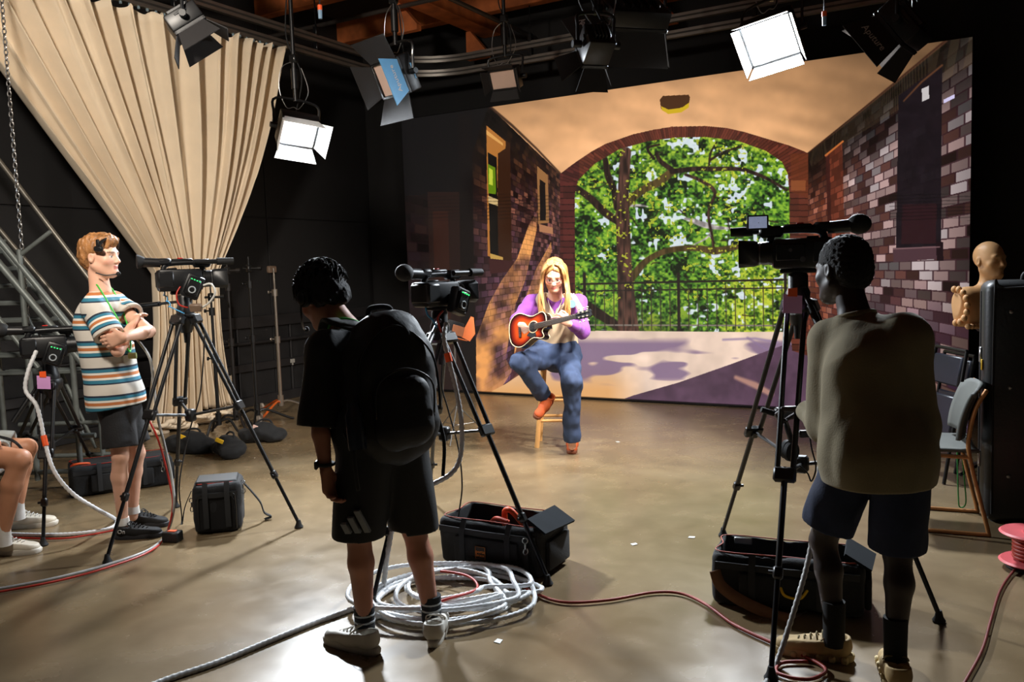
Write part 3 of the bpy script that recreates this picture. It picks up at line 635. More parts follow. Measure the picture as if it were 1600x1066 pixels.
for (x, y, d, lab) in ((500, 16, 6.2, 'orange and blue cable plug dangling from the ceiling beams'), (1288, 26, 6.0, 'orange tipped plug dangling right of the bright lamp')):
    o = at(x, y, d); t = thing('hanging_plug', o-UP*.06, lab, 'plug')
    p = MB(); p.cyl(o-UP*.06, o, .014, .016, 10); mk('plug_body', p, mat('grey_blue_plastic', (120,150,175), .5), t)
    p = MB(); p.cyl(o, o+UP*.035, .017, n=10); mk('tape_collar', p, ORANGE, t)
    p = MB(); p.tube([o+UP*.03, o+UP*.3, A(o[0], o[1], 4.45)], .005, 6); mk('lead', p, BLACKR, t)

# ================================================================ CURTAIN
def curtain():
    nu, nv = 420, 56
    u = np.linspace(0, 1, nu)[:, None]; v = np.linspace(0, 1, nv)[None, :]
    T = lambda c0, c1: c0+(c1-c0)*u
    vt = np.clip(v/.58, 0, 1); vb = np.clip((v-.58)/.42, 0, 1); e = vt**1.0
    bulge = (u**2.2)*np.sin(np.pi*vt)*.16
    Yp = (T(3.15, 6.50)*(1-e)+T(5.42, 6.17)*e)*(1-vb)+T(5.36, 6.40)*vb+bulge*(1-vb) - .12*np.sin(np.pi*vb)*(u < 2)*(u-.5)
    Xp = (TX*(1-vt**.9)+(-7.12)*vt**.9)*(1-vb)+(-7.30)*vb+0*u
    Zp = (3.83*(1-vt)+1.60*vt)*(1-vb)+.05*vb+0*u
    ph = 2*np.pi*(15*u+.6*np.sin(7*u)+.4*np.sin(13*u+1)); amp = .085*(1-.45*vt)+.03*vb+.02*np.sin(9*u)*(1-vt)
    dr = np.sin(ph+.5*vt)*amp+.35*amp*np.sin(2.3*ph+3*v+1)+.012*np.sin(5*ph*.37+8*v)
    Yp = Yp+.35*np.cos(ph)*amp*(1-.4*vt)
    Zp = Zp-.035*(1-np.cos(2*np.pi*np.clip(u*30, 0, 30)))*.5*np.clip(1-v*14, 0, 1)-.5*np.clip(.10-u, 0, 1)*np.clip(1-vt*1.5, 0, 1)
    Zp = Zp+vb**6*.10*(u > .62)
    P = np.stack([Xp+dr*.95, Yp, Zp], -1)
    m = MB(); m.grid(P); return m
CLOTH = mat('cream_muslin', (233,216,190), .85, 0, .05, 4, .12, 220, sheen=.1)
ct = thing('curtain', (-7.2, 5.9, 0), 'cream muslin curtain gathered to a narrow waist against the black wall', 'curtain')
cm = curtain(); o = mk('drape', cm, CLOTH, ct, 180)
sm_ = o.modifiers.new('thickness', 'SOLIDIFY'); sm_.thickness = .004
m = MB()
for k in range(7):
    uu = np.linspace(0, 1, 40); yy = 5.30+1.0*uu; zz = .02+.016*k+.012*np.sin(uu*23+k*1.7); xx = -7.22+.06*np.sin(uu*17+k)+.015*k
    m.tube(np.stack([xx+.03*np.sin(uu*41+2*k), yy, zz], 1), .02+.006*np.sin(uu*13+k*2), 8)
mk('floor_folds', m, CLOTH, ct, 180)
m = MB(); uu = np.linspace(0, 1, 60)[:, None]; vv = np.linspace(0, 1, 10)[None, :]
m.grid(np.stack([-7.36+.045*np.sin(uu*44)+0*vv, 6.18+.36*uu+0*vv, .03+.42*(1-vv)+0*uu], -1)); o = mk('back_layer', m, CLOTH, ct, 180); o.modifiers.new('thickness', 'SOLIDIFY').thickness = .004
# ================================================================ CHAIN
c0 = onx(21, 226, -6.12); m = MB(); zt, zb = 4.0, 1.1; n = int((zt-zb)/.036)
for i in range(n):
    c = A(c0[0], c0[1], zt-i*.036); ax = RT if i % 2 else FW
    th = np.arange(10)*2*np.pi/10; pts = [c+ax*.0125*math.cos(a)+UP*(.0235*math.sin(a)) for a in th]
    m.tube(pts, .0042, 5, True)
tag(mk('hoist_chain', m, GREYM, None, 60), 'thin steel chain hanging straight down in front of the curtain edge', 'chain')
# ================================================================ ROLLING STAIRCASE
def stairs():
    G = mat('grey_painted_tube', (104,110,108), .5, .35, .2, 10); t = thing('rolling_ladder', gp(60, 735), 'grey tubular rolling ladder with handrails at the left edge', 'ladder')
    dn, df = 6.05, 6.62
    def seg(a, b, d, r, name, mm=G):
        p = MB(); p.cyl(at(*a, d), at(*b, d), r, n=10); return mk(name, p, mm, t)
    seg((-60,174),(176,484), df, .019, 'handrail', mat('worn_steel_tube', (120,116,108), .45, .7)); seg((-60,288),(150,538), df, .017, 'handrail', mat('worn_steel_tube', (120,116,108), .45, .7))
    seg((-70,291),(140,547), dn, .022, 'handrail'); seg((79,362),(22,406), dn, .015, 'brace'); seg((10,375),(-30,408), df, .015, 'brace')
    seg((-70,330),(190,640), dn, .026, 'stringer'); seg((-70,300),(170,590), df, .026, 'stringer')
    seg((-40,450),(60,575), dn, .018, 'brace'); seg((40,490),(130,680), dn+.2, .016, 'brace'); seg((92,575),(150,700), df, .014, 'brace')
    R = np.stack([RT, FW, UP], 1)
    for k in range(8):
        y = 394+k*26.; xe = (y-300)/1.21-70; e = at(xe, y, df); c = e-RT*.36-FW*.08; L = .72
        p = MB(); p.box(c, (L, .17, .03), R, .006)
        for j in range(3): p.box(c+FW*(-.05+.05*j)+UP*.017, (L*.96, .008, .008), R)
        mk('tread', p, G, t)
    B = gp(32, 745); f1 = at(110, 545, dn)
    for (x, y0, y1, d) in ((30,390,742,dn), (112,548,700,dn), (-20,350,700,df), (150,560,672,df)):
        a = at(x, y0, d); p = MB(); p.cyl(A(a[0], a[1], .1), a, .02, n=10); mk('post', p, G, t)
    a, b = at(-40, 700, dn), at(150, 690, dn)
    for z in (.16, .42):
        p = MB(); p.cyl(A(a[0], a[1], z), A(b[0], b[1], z), .018, n=10); mk('base_bar', p, G, t)
        q = FW*(df-dn); p = MB(); p.cyl(A(a[0], a[1], z)+q, A(b[0], b[1], z)+q, .018, n=10); mk('base_bar', p, G, t)
    for e in (a, b): p = MB(); p.cyl(A(e[0], e[1], .16), A(e[0], e[1], .16)+FW*(df-dn), .018, n=10); mk('base_bar', p, G, t)
    for e in (A(a[0], a[1], 0), A(b[0], b[1], 0), A(a[0], a[1], 0)+FW*(df-dn), A(b[0], b[1], 0)+FW*(df-dn)):
        p = MB(); p.cyl(e+UP*.05-FW*.012, e+UP*.05+FW*.012, .05, n=18); p.box(e+UP*.12, (.05, .04, .06), None, .006); mk('caster', p, mat('grey_wheel', (120,118,112), .6), t)
stairs()
# ================================================================ LIGHT STANDS BY THE WALL
def stand(base, H, label, m1, legs=(), rad=.016, head=True, spread=.42, ang=0, chrome=False, caster=False):
    base = np.asarray(base, float); t = thing('light_stand', base, label, 'light stand', 'stands along the black wall')
    p = MB(); p.cyl(base+UP*.12, base+UP*H*.52, rad, n=12); mk('lower_column', p, m1, t)
    p = MB(); p.cyl(base+UP*H*.5, base+UP*H*.84, rad*.78, n=12); mk('middle_column', p, m1, t)
    p = MB(); p.cyl(base+UP*H*.82, base+UP*H*.96, rad*.6, n=12); p.cyl(base+UP*H*.96, base+UP*H, rad*.42, n=10); mk('top_pin', p, m1, t)
    for f in (.52, .84):
        p = MB(); p.cyl(base+UP*(H*f-.045), base+UP*(H*f+.03), rad*1.55, n=14); p.cyl(base+UP*H*f, base+UP*H*f-RT*.055, .007, n=8); p.box(base+UP*H*f-RT*.065, (.012, .03, .035), None, .005); mk('collar', p, m1, t)
    if head:
        p = MB(); p.box(base+UP*(H*.93), (.05, .05, .08), None, .01); p.cyl(base+UP*H*.93-RT*.06, base+UP*H*.93+RT*.1, .012, n=10); p.cyl(base+UP*H*.93+RT*.09, base+UP*H*.93+RT*.13, .022, n=10); mk('grip_head', p, m1, t)
    for k in range(3):
        a = math.radians(ang+120*k); d = RT*math.cos(a)+FW*math.sin(a)
        p = MB(); p.tube(smooth_path([base+UP*.14+d*.02, base+UP*.15+d*.1, base+UP*.035+d*spread*.85, base+UP*.015+d*spread], 5), .013, 8); mk('leg', p, legs[k] if legs else m1, t)
        if caster:
            c = base+d*(spread-.02)+UP*.045; p = MB(); n_ = np.cross(d, UP); p.cyl(c-n_*.012, c+n_*.012, .045, n=18); mk('caster', p, mat('clear_wheel', (170,160,150), .3), t)
    p = MB(); p.cyl(base+UP*.1, base+UP*.22, rad*1.6, n=14); mk('hub', p, m1, t)
    return t
OL = mat('orange_painted_steel', (206,96,36), .45, .2, .08)
CS = mat('nickel_steel', (176,168,158), .28, .9, .08)
stand(gp(440,648), 1.62, 'chrome light stand with an orange leg against the black wall', CS, (CS, OL, OL), .021, False, .46, 15, True, True)
stand(gp(403,664), 1.74, 'black stand with clamp head left of the chrome stand', BLACKM, (), .02, True, .4, 40)
stand(gp(370,672), 1.72, 'black stand with pale fittings halfway between curtain and chrome stand', mat('dark_worn_steel', (48,46,46), .4, .6), (), .018, True, .26, 70)
stand(gp(343,680), 1.45, 'short black stand nearest the curtain foot', BLACKM, (), .018, True, .2, 10)
dm = at(972,92,7.0); t = thing('dome_camera', dm, 'small dark dome camera hanging below the rails', 'dome camera')
p = MB(); p.lathe([(0,-.055), (.03,-.048), (.05,-.025), (.055,0), (.06,.005), (.06,.03), (0,.03)], dm, UP, 24, False); mk('dome', p, GLASSB, t)
p = MB(); p.cyl(dm+UP*.03, A(dm[0], dm[1], 4.4), .012, n=10); mk('drop_rod', p, BLACKM, t)
# ================================================================ PEOPLE
def basis(f, u):
    f = nrm(f); r = nrm(np.cross(f, u)); u = np.cross(r, f); return np.stack([r, f, u], 1)   # columns right, forward, up
def hand(s, w, d, n, thumb, curl=35, sc=1., spread=.0):
    """palm and five bent fingers; n is the way the palm faces, thumb the thumb side"""
    d = nrm(d); n = nrm(n-d*(n @ d)); t = nrm(thumb-d*(thumb @ d)-n*(thumb @ n)); k = .010*sc
    kn = []
    for i, (o, b) in enumerate(((.030, .088), (.010, .093), (-.010, .089), (-.029, .08))):
        e = w+(d*b+t*o)*sc; kn.append(e); s.rc(w+d*.012*sc+t*o*.55*sc, e, .0155*sc, .0125*sc, .014, (n, .82))
    for i, L in enumerate((.072, .08, .074, .058)):
        p = kn[i]; r = (.0095, .0098, .0092, .0082)[i]*sc; a = 0; dd = nrm(d+t*spread*(1.5-i))
        for j, f in enumerate((.45, .31, .24)):
            a += math.radians(curl*(.7, 1.1, .8)[j]); q = p+(dd*math.cos(a)+n*math.sin(a))*L*f*sc; s.rc(p, q, r*(1-.08*j), r*(.92-.08*j), .005); p = q
    p = w+(d*.022+t*.024)*sc; q = p+(d*.62+t*.55+n*.35)*.042*sc; s.rc(p, q, .0145*sc, .0115*sc, .012)
    e = q+nrm(d*.85+t*.15+n*.45)*.033*sc; s.rc(q, e, .0112*sc, .0098*sc, .006); g = e+nrm(d*.85-t*.15+n*.55)*.026*sc; s.rc(e, g, .0098*sc, .0082*sc, .005)
def head(s, c, B, z=1.0):
    P = lambda x, y, q: c+B @ (A(x, y, q)*z)
    s.ell(P(0,-.012,.034), A(.076,.097,.090)*z, B, .02); s.ell(P(0,.03,-.015), A(.064,.068,.082)*z, B, .03)
    s.rc(P(0,.035,-.055), P(0,.066,-.090), .046*z, .026*z, .03)
    for g in (-1, 1):
        s.rc(P(g*.052,-.002,-.05), P(g*.02,.062,-.092), .018*z, .018*z, .03); s.ell(P(g*.038,.062,-.022), A(.026,.02,.022)*z, B, .02)
    s.rc(P(-.036,.079,.024), P(.036,.079,.024), .011*z, .011*z, .016)
    for g in (-1, 1): s.ell(P(g*.031,.098,.004), A(.017,.016,.012)*z, B, .012, 's'); s.ell(P(g*.031,.078,.003), A(.013,.012,.012)*z, B, .003)
    s.rc(P(0,.086,.012), P(0,.109,-.026), .008*z, .0115*z, .012); s.ell(P(.011,.098,-.031), A(.008,.009,.007)*z, B, .006); s.ell(P(-.011,.098,-.031), A(.008,.009,.007)*z, B, .006)
    s.ell(P(0,.089,-.054), A(.021,.011,.0055)*z, B, .005); s.ell(P(0,.087,-.065), A(.018,.011,.0065)*z, B, .005); s.ell(P(0,.088,-.086), A(.02,.014,.013)*z, B, .016)
    for g in (-1, 1):
        s.ell(P(g*.077,-.008,-.004), A(.010,.019,.031)*z, B, .006); s.ell(P(g*.086,-.004,-.002), A(.006,.009,.017)*z, B, .004, 's')
def body(J, skin, brow, lips, hsc=1., h=.0055, arms=1., legs=1., hands=True, hipr=.095):
    pts = [v for k, v in J.items() if isinstance(v, np.ndarray) and v.shape == (3,) and k not in ('hf', 'hu', 'bf')]
    lo, hi = bounds(pts, .2); lo[2] = max(lo[2], -.02); s = SD(lo, hi, h)
    B = basis(J['hf'], J['hu']); bf = nrm(J['bf'])
    s.rc(J['pelvis'], J['chest'], .105, .12, .06, (bf, .72)); s.rc(J['chest'], J['neck']-UP*.03, .12, .06, .06, (bf, .75))
    s.rc(J['lsh'], J['rsh'], .052, .052, .06); s.rc(J['lhip'], J['rhip'], hipr, hipr, .05)
    s.rc(J['neck']-UP*.02, J['head']+B @ A(0,-.025,-.055)*hsc, .058*hsc, .050*hsc, .025)
    for q in 'lr':
        s.rc(J[q+'sh'], J[q+'el'], .050*arms, .037*arms, .03); fm = J[q+'el']*.7+J[q+'wr']*.3; s.chain([J[q+'el'], fm, J[q+'wr']], [.037*arms, .039*arms, .026*arms], .015)
        s.rc(J[q+'hip'], J[q+'kn'], .085*legs, .055*legs, .03); a, b = J[q+'kn'], J[q+'an']
        back = J.get('calf', -bf); m = a*.68+b*.32+back*.014; s.chain([a, m, b], [.052*legs, .054*legs, .034*legs], .02)
        s.rc(J[q+'an'], J[q+'an']+nrm(J[q+'an']-J[q+'kn'])*.045, .033, .03, .01)
        if hands and q+'hand' in J: hd = J[q+'hand']; hand(s, J[q+'wr'], hd[0], hd[1], hd[2], hd[3], hd[4] if len(hd) > 4 else 1.)
    head(s, J['head'], B, hsc)
    V, Q = s.mesh(1)
    L = (V-J['head']) @ B/hsc; sk = np.array(lin(skin)); col = np.tile(sk, (len(V), 1)); col *= (1+.06*vnoise(V*25, 3))[:, None]
    x, y, z = np.abs(L[:,0]), L[:,1], L[:,2]; hd_ = np.linalg.norm(L, axis=1) < .16
    col[hd_ & (y > .075) & (x < .021-.25*np.abs(z+.059)) & (z > -.072) & (z < -.049)] = lin(lips)
    col[hd_ & (y > .055) & (x > .012) & (x < .052) & (z > .021) & (z < .031)] = lin(brow)
    e = np.linalg.norm(np.stack([x-.031, y-.078, z-.003], 1), axis=1); ey = hd_ & (e < .0155) & (y > .08) & (np.abs(z-.003) < .0075); col[ey] = lin((215,208,200))
    col[ey & (np.hypot(x-.031, z-.003) < .0062)] = lin((50,38,30))
    col[ey & (z > .0075)] = sk*.55
    col[hd_ & (y > .05) & (np.abs(x-.045) < .02) & (np.abs(z+.028) < .016)] *= np.array([1.06,.93,.92])
    return (V, Q), col
def shell(name, J, prims, cuts, mt, parent, h=.006, disp=(), holes=(), sm=1, col=None, attr=None, label=None, ext=.25):
    """a garment: swollen volume cut off at its hems, hollowed a little at the openings"""
    pts = [];
    for p in prims: pts += [p[0], p[1]]
    lo, hi = bounds(pts, ext); s = SD(lo, hi, h)
    for p in prims: s.rc(p[0], p[1], p[2], p[3], p[4] if len(p) > 4 else .04, p[5] if len(p) > 5 else None)
    for a, f, sd in disp: s.disp(a, f, sd, .04)
    for c in cuts: s.cut(c[0], c[1], *(c[2:4] if len(c) > 2 else ()))
    for o in holes: s.rc(o[0], o[1], o[2], o[3], .004, None, 's')
    V, Q = s.mesh(sm); at_ = attr(V) if attr else None
    return mk(name, (V, Q), mt, parent, 180, at_, label=label)
def near(p, r): p = np.asarray(p); return p-r, p+r
def shoe(parent, heel, toe, up, sole, L=None, name='shoe', hi=.085, lace=None, width=.046, ankle=None, logo=None, white=None, nrmup=None):
    heel, toe = np.asarray(heel, float), np.asarray(toe, float); d = nrm(toe-heel); U = UP if nrmup is None else nrm(nrmup); d = nrm(d-U*(d @ U)); L = L or np.linalg.norm(toe-heel); k = L/.29; r = np.cross(d, U); B = np.stack([d, r, U], 1)
    P = lambda x, y, z: heel+B @ (A(x, y, z)*k)
    lo, hi_ = bounds([P(-.03,0,0), P(.32,0,0), P(0,0,.16), P(.1,.06,0), P(.1,-.06,0)], .05); s = SD(lo, hi_, .0045)
    s.rc(P(.048,0,.055), P(.13,0,.05), .040*k, .043*k, .03); s.rc(P(.13,0,.048), P(.235,0,.036), .044*k, .038*k, .03, (U, .8)); s.rc(P(.235,0,.034), P(.252,0,.033), .036*k, .034*k, .02, (U, .72))
    s.rc(P(.05,0,.06), P(.052,0,hi), .041*k, .041*k, .02); s.rc(P(.09,0,.075), P(.17,0,.06), .028*k, .026*k, .03)
    s.cut(P(0,0,.018), -U); s.cut(P(.05,0,hi), U+.15*d); s.rc(P(.055,0,hi-.03), P(.052,0,hi+.05), .031*k, .033*k, .004, None, 's')
    o = mk(name, s.mesh(1), up, parent, 180)
    n = 30; ol = []
    for i in range(n):
        a = 2*math.pi*i/n; x = .145+.147*math.cos(a); hw = (.041+.008*math.cos(a-.3))*abs(math.sin(a))**.55*(1 if math.sin(a) > 0 else -1)
        ol.append((x, hw))
    m = MB(); rings = [np.array([P(.145+(x-.145)*f, y*f, z) for x, y in ol]) for z, f in ((.0, .97), (.006, 1.0), (.024, 1.02), (.03, .97))]; m.loft(rings); mk('sole', m, sole, o, 60)
    lm = lace or up; m = MB()
    for i in range(5):
        x = .105+.022*i; z = .103-.0085*i-.0*i; m.tube([P(x,-.03+.003*i,z-.02), P(x+.006,-.012,z-.002), P(x+.006,.012,z-.002), P(x,.03-.003*i,z-.02)], .0034*k, 6)
    m.tube(smooth_path([P(.1,0,.1), P(.09,.03,.105), P(.115,.042,.08), P(.1,.01,.1), P(.09,-.03,.105), P(.115,-.042,.08)], 4), .003*k, 6); mk('laces', m, lm, o, 180)
    return o
def strip(name, pts, r, m, parent, k=6, n=6): p = MB(); p.tube(smooth_path(pts, k), r, n); return mk(name, p, m, parent, 180)
SKIN = mat_attr('skin', rough=.5, sss=.08)
def striped():
    m = bpy.data.materials.new('striped_jersey'); m.use_nodes = True; N = m.node_tree.nodes; L = m.node_tree.links; b = N['Principled BSDF']; b.inputs['Roughness'].default_value = .85
    a = N.new('ShaderNodeAttribute'); a.attribute_name = 's'; d = N.new('ShaderNodeMath'); d.operation = 'MULTIPLY'; d.inputs[1].default_value = 1/.158; f = N.new('ShaderNodeMath'); f.operation = 'FRACT'
    L.new(a.outputs['Fac'], d.inputs[0]); L.new(d.outputs[0], f.inputs[0]); r = N.new('ShaderNodeValToRGB'); r.color_ramp.interpolation = 'CONSTANT'; e = r.color_ramp.elements
    while len(e) > 1: e.remove(e[-1])
    st = [(0, (26,40,58)), (.05, (46,116,140)), (.17, (226,222,212)), (.25, (190,116,66)), (.36, (226,222,212)), (.44, (46,116,140)), (.55, (26,40,58)), (.62, (204,198,188))]
    e[0].position = 0; e[0].color = lin(st[0][1])+(1,)
    for p, c in st[1:]: x = e.new(p); x.color = lin(c)+(1,)
    L.new(f.outputs[0], r.inputs[0]); L.new(r.outputs[0], b.inputs['Base Color']); return m

def headset(parent, c, B, side, sc=1., boom=True):
    P = lambda x, y, z: c+B @ (A(x, y, z)*sc)
    p = MB(); th = np.linspace(-1.45, 1.45, 22); p.ribbon([P(math.sin(a)*.094, -.015+.02*math.cos(a), .03+math.cos(a)*.105) for a in th], B[:,1], .022, .006); mk('headband', p, BLACKP, parent)
    for g in (-1, 1):
        p = MB(); p.lathe([(.0, -.014), (.03, -.014), (.036, -.008), (.036, .006), (.03, .014), (0, .014)], P(g*.095, -.008, -.002), B[:,0], 20, False); e = mk('ear_cushion', p, BLACKR, parent)
        p = MB(); p.lathe([(0, 0), (.024, 0), (.026, .008), (.018, .014), (0, .014)], P(g*.107, -.008, -.002), B[:,0]*g, 16, False); mk('ear_cup', p, BLACKP, e)
    if boom:
        strip('mic_boom', [P(side*.11, 0, -.01), P(side*.1, .05, -.06), P(side*.06, .11, -.075), P(side*.03, .13, -.07)], .004, BLACKP, parent); p = MB(); p.ell(P(side*.028, .132, -.07), A(.012,.012,.012)*sc); mk('mic_tip', p, BLACKR, parent)

# ---------------------------------------------------------------- boy in the striped T-shirt
def boy():
    d0 = 4.95
    J = dict(head=at(157,402,d0), hf=RT*.98-FW*.12-UP*.02, hu=UP, bf=RT*.9-FW*.4, neck=at(157,452,d0+.01), chest=at(160,515,d0), pelvis=at(180,612,d0),
             rsh=at(149,481,4.80), rel=at(184,548,4.72), rwr=at(204,511,4.87), lsh=at(178,474,5.09), lel=at(233,518,4.90), lwr=at(194,527,4.65),
             rhip=at(182,640,4.905), lhip=at(192,638,5.01), rkn=at(188,712,4.86), lkn=at(214,708,5.03), ran=at(192,815,4.92), lan=at(208,797,5.09))
    J['rtoe'] = gp(250,838); J['ltoe'] = gp(257,822)
    J['rhand'] = (at(216,492,4.96)-J['rwr'], FW*.3+RT*.2-UP*.1, UP*.6-RT*.6, 24); J['lhand'] = (at(178,531,4.66)-J['lwr'], -RT*.2+FW*.5, UP, 15)
    t = thing('person', gp(212,832), 'boy in striped T-shirt with arms crossed beside the left camera', 'person')
    (m, col) = body(J, (226,176,150), (120,84,56), (196,120,108), 1.02, .005, .92, .84, hipr=.07); mk('body', m, SKIN, t, 180, {'Col': col})
    hem = J['pelvis'][2]+.0; bfw = nrm(J['bf'])
    def sat(V):
        z = V[:,2]-(hem-.02); arm = np.zeros(len(V), bool)
        for q in 'rl':
            ax = nrm(J[q+'el']-J[q+'sh']); tt = (V-J[q+'sh']) @ ax; dd = np.linalg.norm(V-J[q+'sh']-tt[:,None]*ax, axis=1); mm = (tt > .05) & (dd < .095) & (V[:,2] < J[q+'sh'][2]+.03) & ((V-J['chest']) @ nrm(J[q+'sh']-J['chest']) > .11)
            z = np.where(mm, .158*3+.09-tt, z)
        return {'s': z+.079}
    b0 = J['pelvis']-UP*.03; ch = J['chest']
    pr = [(ch+UP*.05, b0, .152, .170, .05, (bfw, .80)), (ch+UP*.03-bfw*.015, J['neck']-UP*.06, .14, .07, .05, (bfw, .8)), (J['rsh']-UP*.01, J['lsh']-UP*.01, .068, .068, .05), (b0, b0-UP*.14, .172, .182, .04, (bfw, .84))]
    se = {}
    for q in 'rl':
        ax = nrm(J[q+'el']-J[q+'sh']); e = J[q+'sh']+ax*.19; se[q] = (e, ax); pr.append((J[q+'sh'], e+ax*.06, .068, .084, .035))
    cuts = [(b0-UP*.06, -UP+.12*RT)]+[(se[q][0], se[q][1], *near(se[q][0]+se[q][1]*.06, .115)) for q in 'rl']+[(J['neck']-UP*.012, UP-bfw*.1, *near(J['neck']+UP*.05, .12))]
    shell('t_shirt', J, pr, cuts, striped(), t, .0055, [(.010, (9,9,5), 4), (.004, (26,26,12), 5)], [(se[q][0]-se[q][1]*.05, se[q][0]+se[q][1]*.1, .058, .066) for q in 'rl'], attr=sat)
    SH = mat('black_shorts', (18,18,21), .8, 0, .2, 14, .2, 90)
    pr = [(J['lhip'], J['rhip'], .092, .092, .05), (J['pelvis']+UP*.02, (J['lhip']+J['rhip'])/2, .125, .12, .04, (bfw, .82))]; cu = []; ho = []
    for q in 'rl':
        ax = nrm(J[q+'kn']-J[q+'hip']); e = J[q+'hip']+ax*.225; pr.append((J[q+'hip'], e+ax*.06, .092, .1, .035)); cu.append((e, ax, *near(e+ax*.08, .14))); ho.append((e-ax*.04, e+ax*.1, .082, .086))
    shell('shorts', J, pr, cu, SH, t, .006, [(.008, (10,10,5), 8)], ho)
    hp = J['head']; B = basis(J['hf'], J['hu']); P = lambda x, y, z: hp+B @ (A(x, y, z)*1.02)
    s = SD(hp-.18, hp+.2, .004); s.ell(P(0,-.018,.05), A(.086,.108,.092), B, .02); s.ell(P(0,-.06,.0), A(.078,.06,.08), B, .03); s.ell(P(0,.05,.092), A(.066,.05,.04), B, .03)
    s.cut(P(0,.085,.03), B @ A(0,1,-.35)); s.cut(P(0,.0,-.082), B @ A(0,.45,-1)); s.ell(P(0,.085,-.03), A(.11,.075,.085), B, .015, 's')
    for g in (-1, 1): s.ell(P(g*.09,.005,-.012), A(.03,.026,.034), B, .01, 's')
    s.disp(.007, (60,60,22), 3); s.disp(.004, (140,140,40), 5)
    V, Q = s.mesh(1); hc = np.array(lin((150,104,62)))*(1+.5*vnoise((V-hp)*np.array([70,70,16]), 7))[:, None]; mk('hair', (V, Q), mat_attr('hair_sheen', rough=.45, bump=.3, bscale=150), t, 180, {'Col': hc})
    P2 = lambda x, y, z: hp+B @ A(x, y, z)
    p = MB(); p.ribbon([P2(math.sin(a)*.094, .045+.03*math.cos(a), .045+math.cos(a)*.075) for a in np.linspace(-1.5, 1.5, 18)], B[:,1], .02, .006); mk('headband', p, BLACKP, t)
    p = MB(); p.box(P2(.094,.05,.045), (.022,.055,.032), B, .008); p.box(P2(.098,.05,.075), (.012,.022,.05), B, .005); mk('ear_cup', p, BLACKP, t)
    strip('mic_boom', [P2(.085,.02,-.09), P2(.075,.07,-.105), P2(.05,.125,-.10)], .0035, BLACKP, t); p = MB(); p.ell(P2(.046,.135,-.098), (.013,.013,.013)); mk('mic_tip', p, BLACKR, t)
    LY_ = mat('green_lanyard', (60,180,60), .6); nb = J['neck']
    strip('lanyard', [nb-bfw*.06+UP*.035, nb+bfw*.02+UP*.02-FW*.06, at(172,478,4.82), at(187,505,4.80), at(197,540,4.80), at(204,548,4.86), at(200,510,4.95), nb+bfw*.06+UP*.0+FW*.05, nb-bfw*.06+UP*.035], .005, LY_, t)
    p = MB(); p.box(at(207,556,4.78), (.012,.05,.035), np.stack([FW, RT, UP], 1), .004); mk('key_tag', p, mat('pale_green_tag', (196,206,140), .5), t)
    BL = mat('black_knit', (20,20,22), .8); SO = mat('charcoal_sole', (36,36,40), .7)
    a = shoe(t, gp(180,843), gp(250,838), BL, SO, .27, lace=BL); b = shoe(t, gp(203,820), gp(257,822), BL, SO, .27, lace=BL)
    WS = mat('white_sock', (214,210,204), .9)
    for q in 'rl': p = MB(); p.cyl(J[q+'an']-UP*.02, J[q+'an']+UP*.025, .040, .036, 16); mk('sock', p, WS, t)
    q = gp(180,843); text('On', gp(196,842)+UP*.055-FW*.047, RT, UP, .035, LETTER, a, 'shoe_mark', .002)
boy()

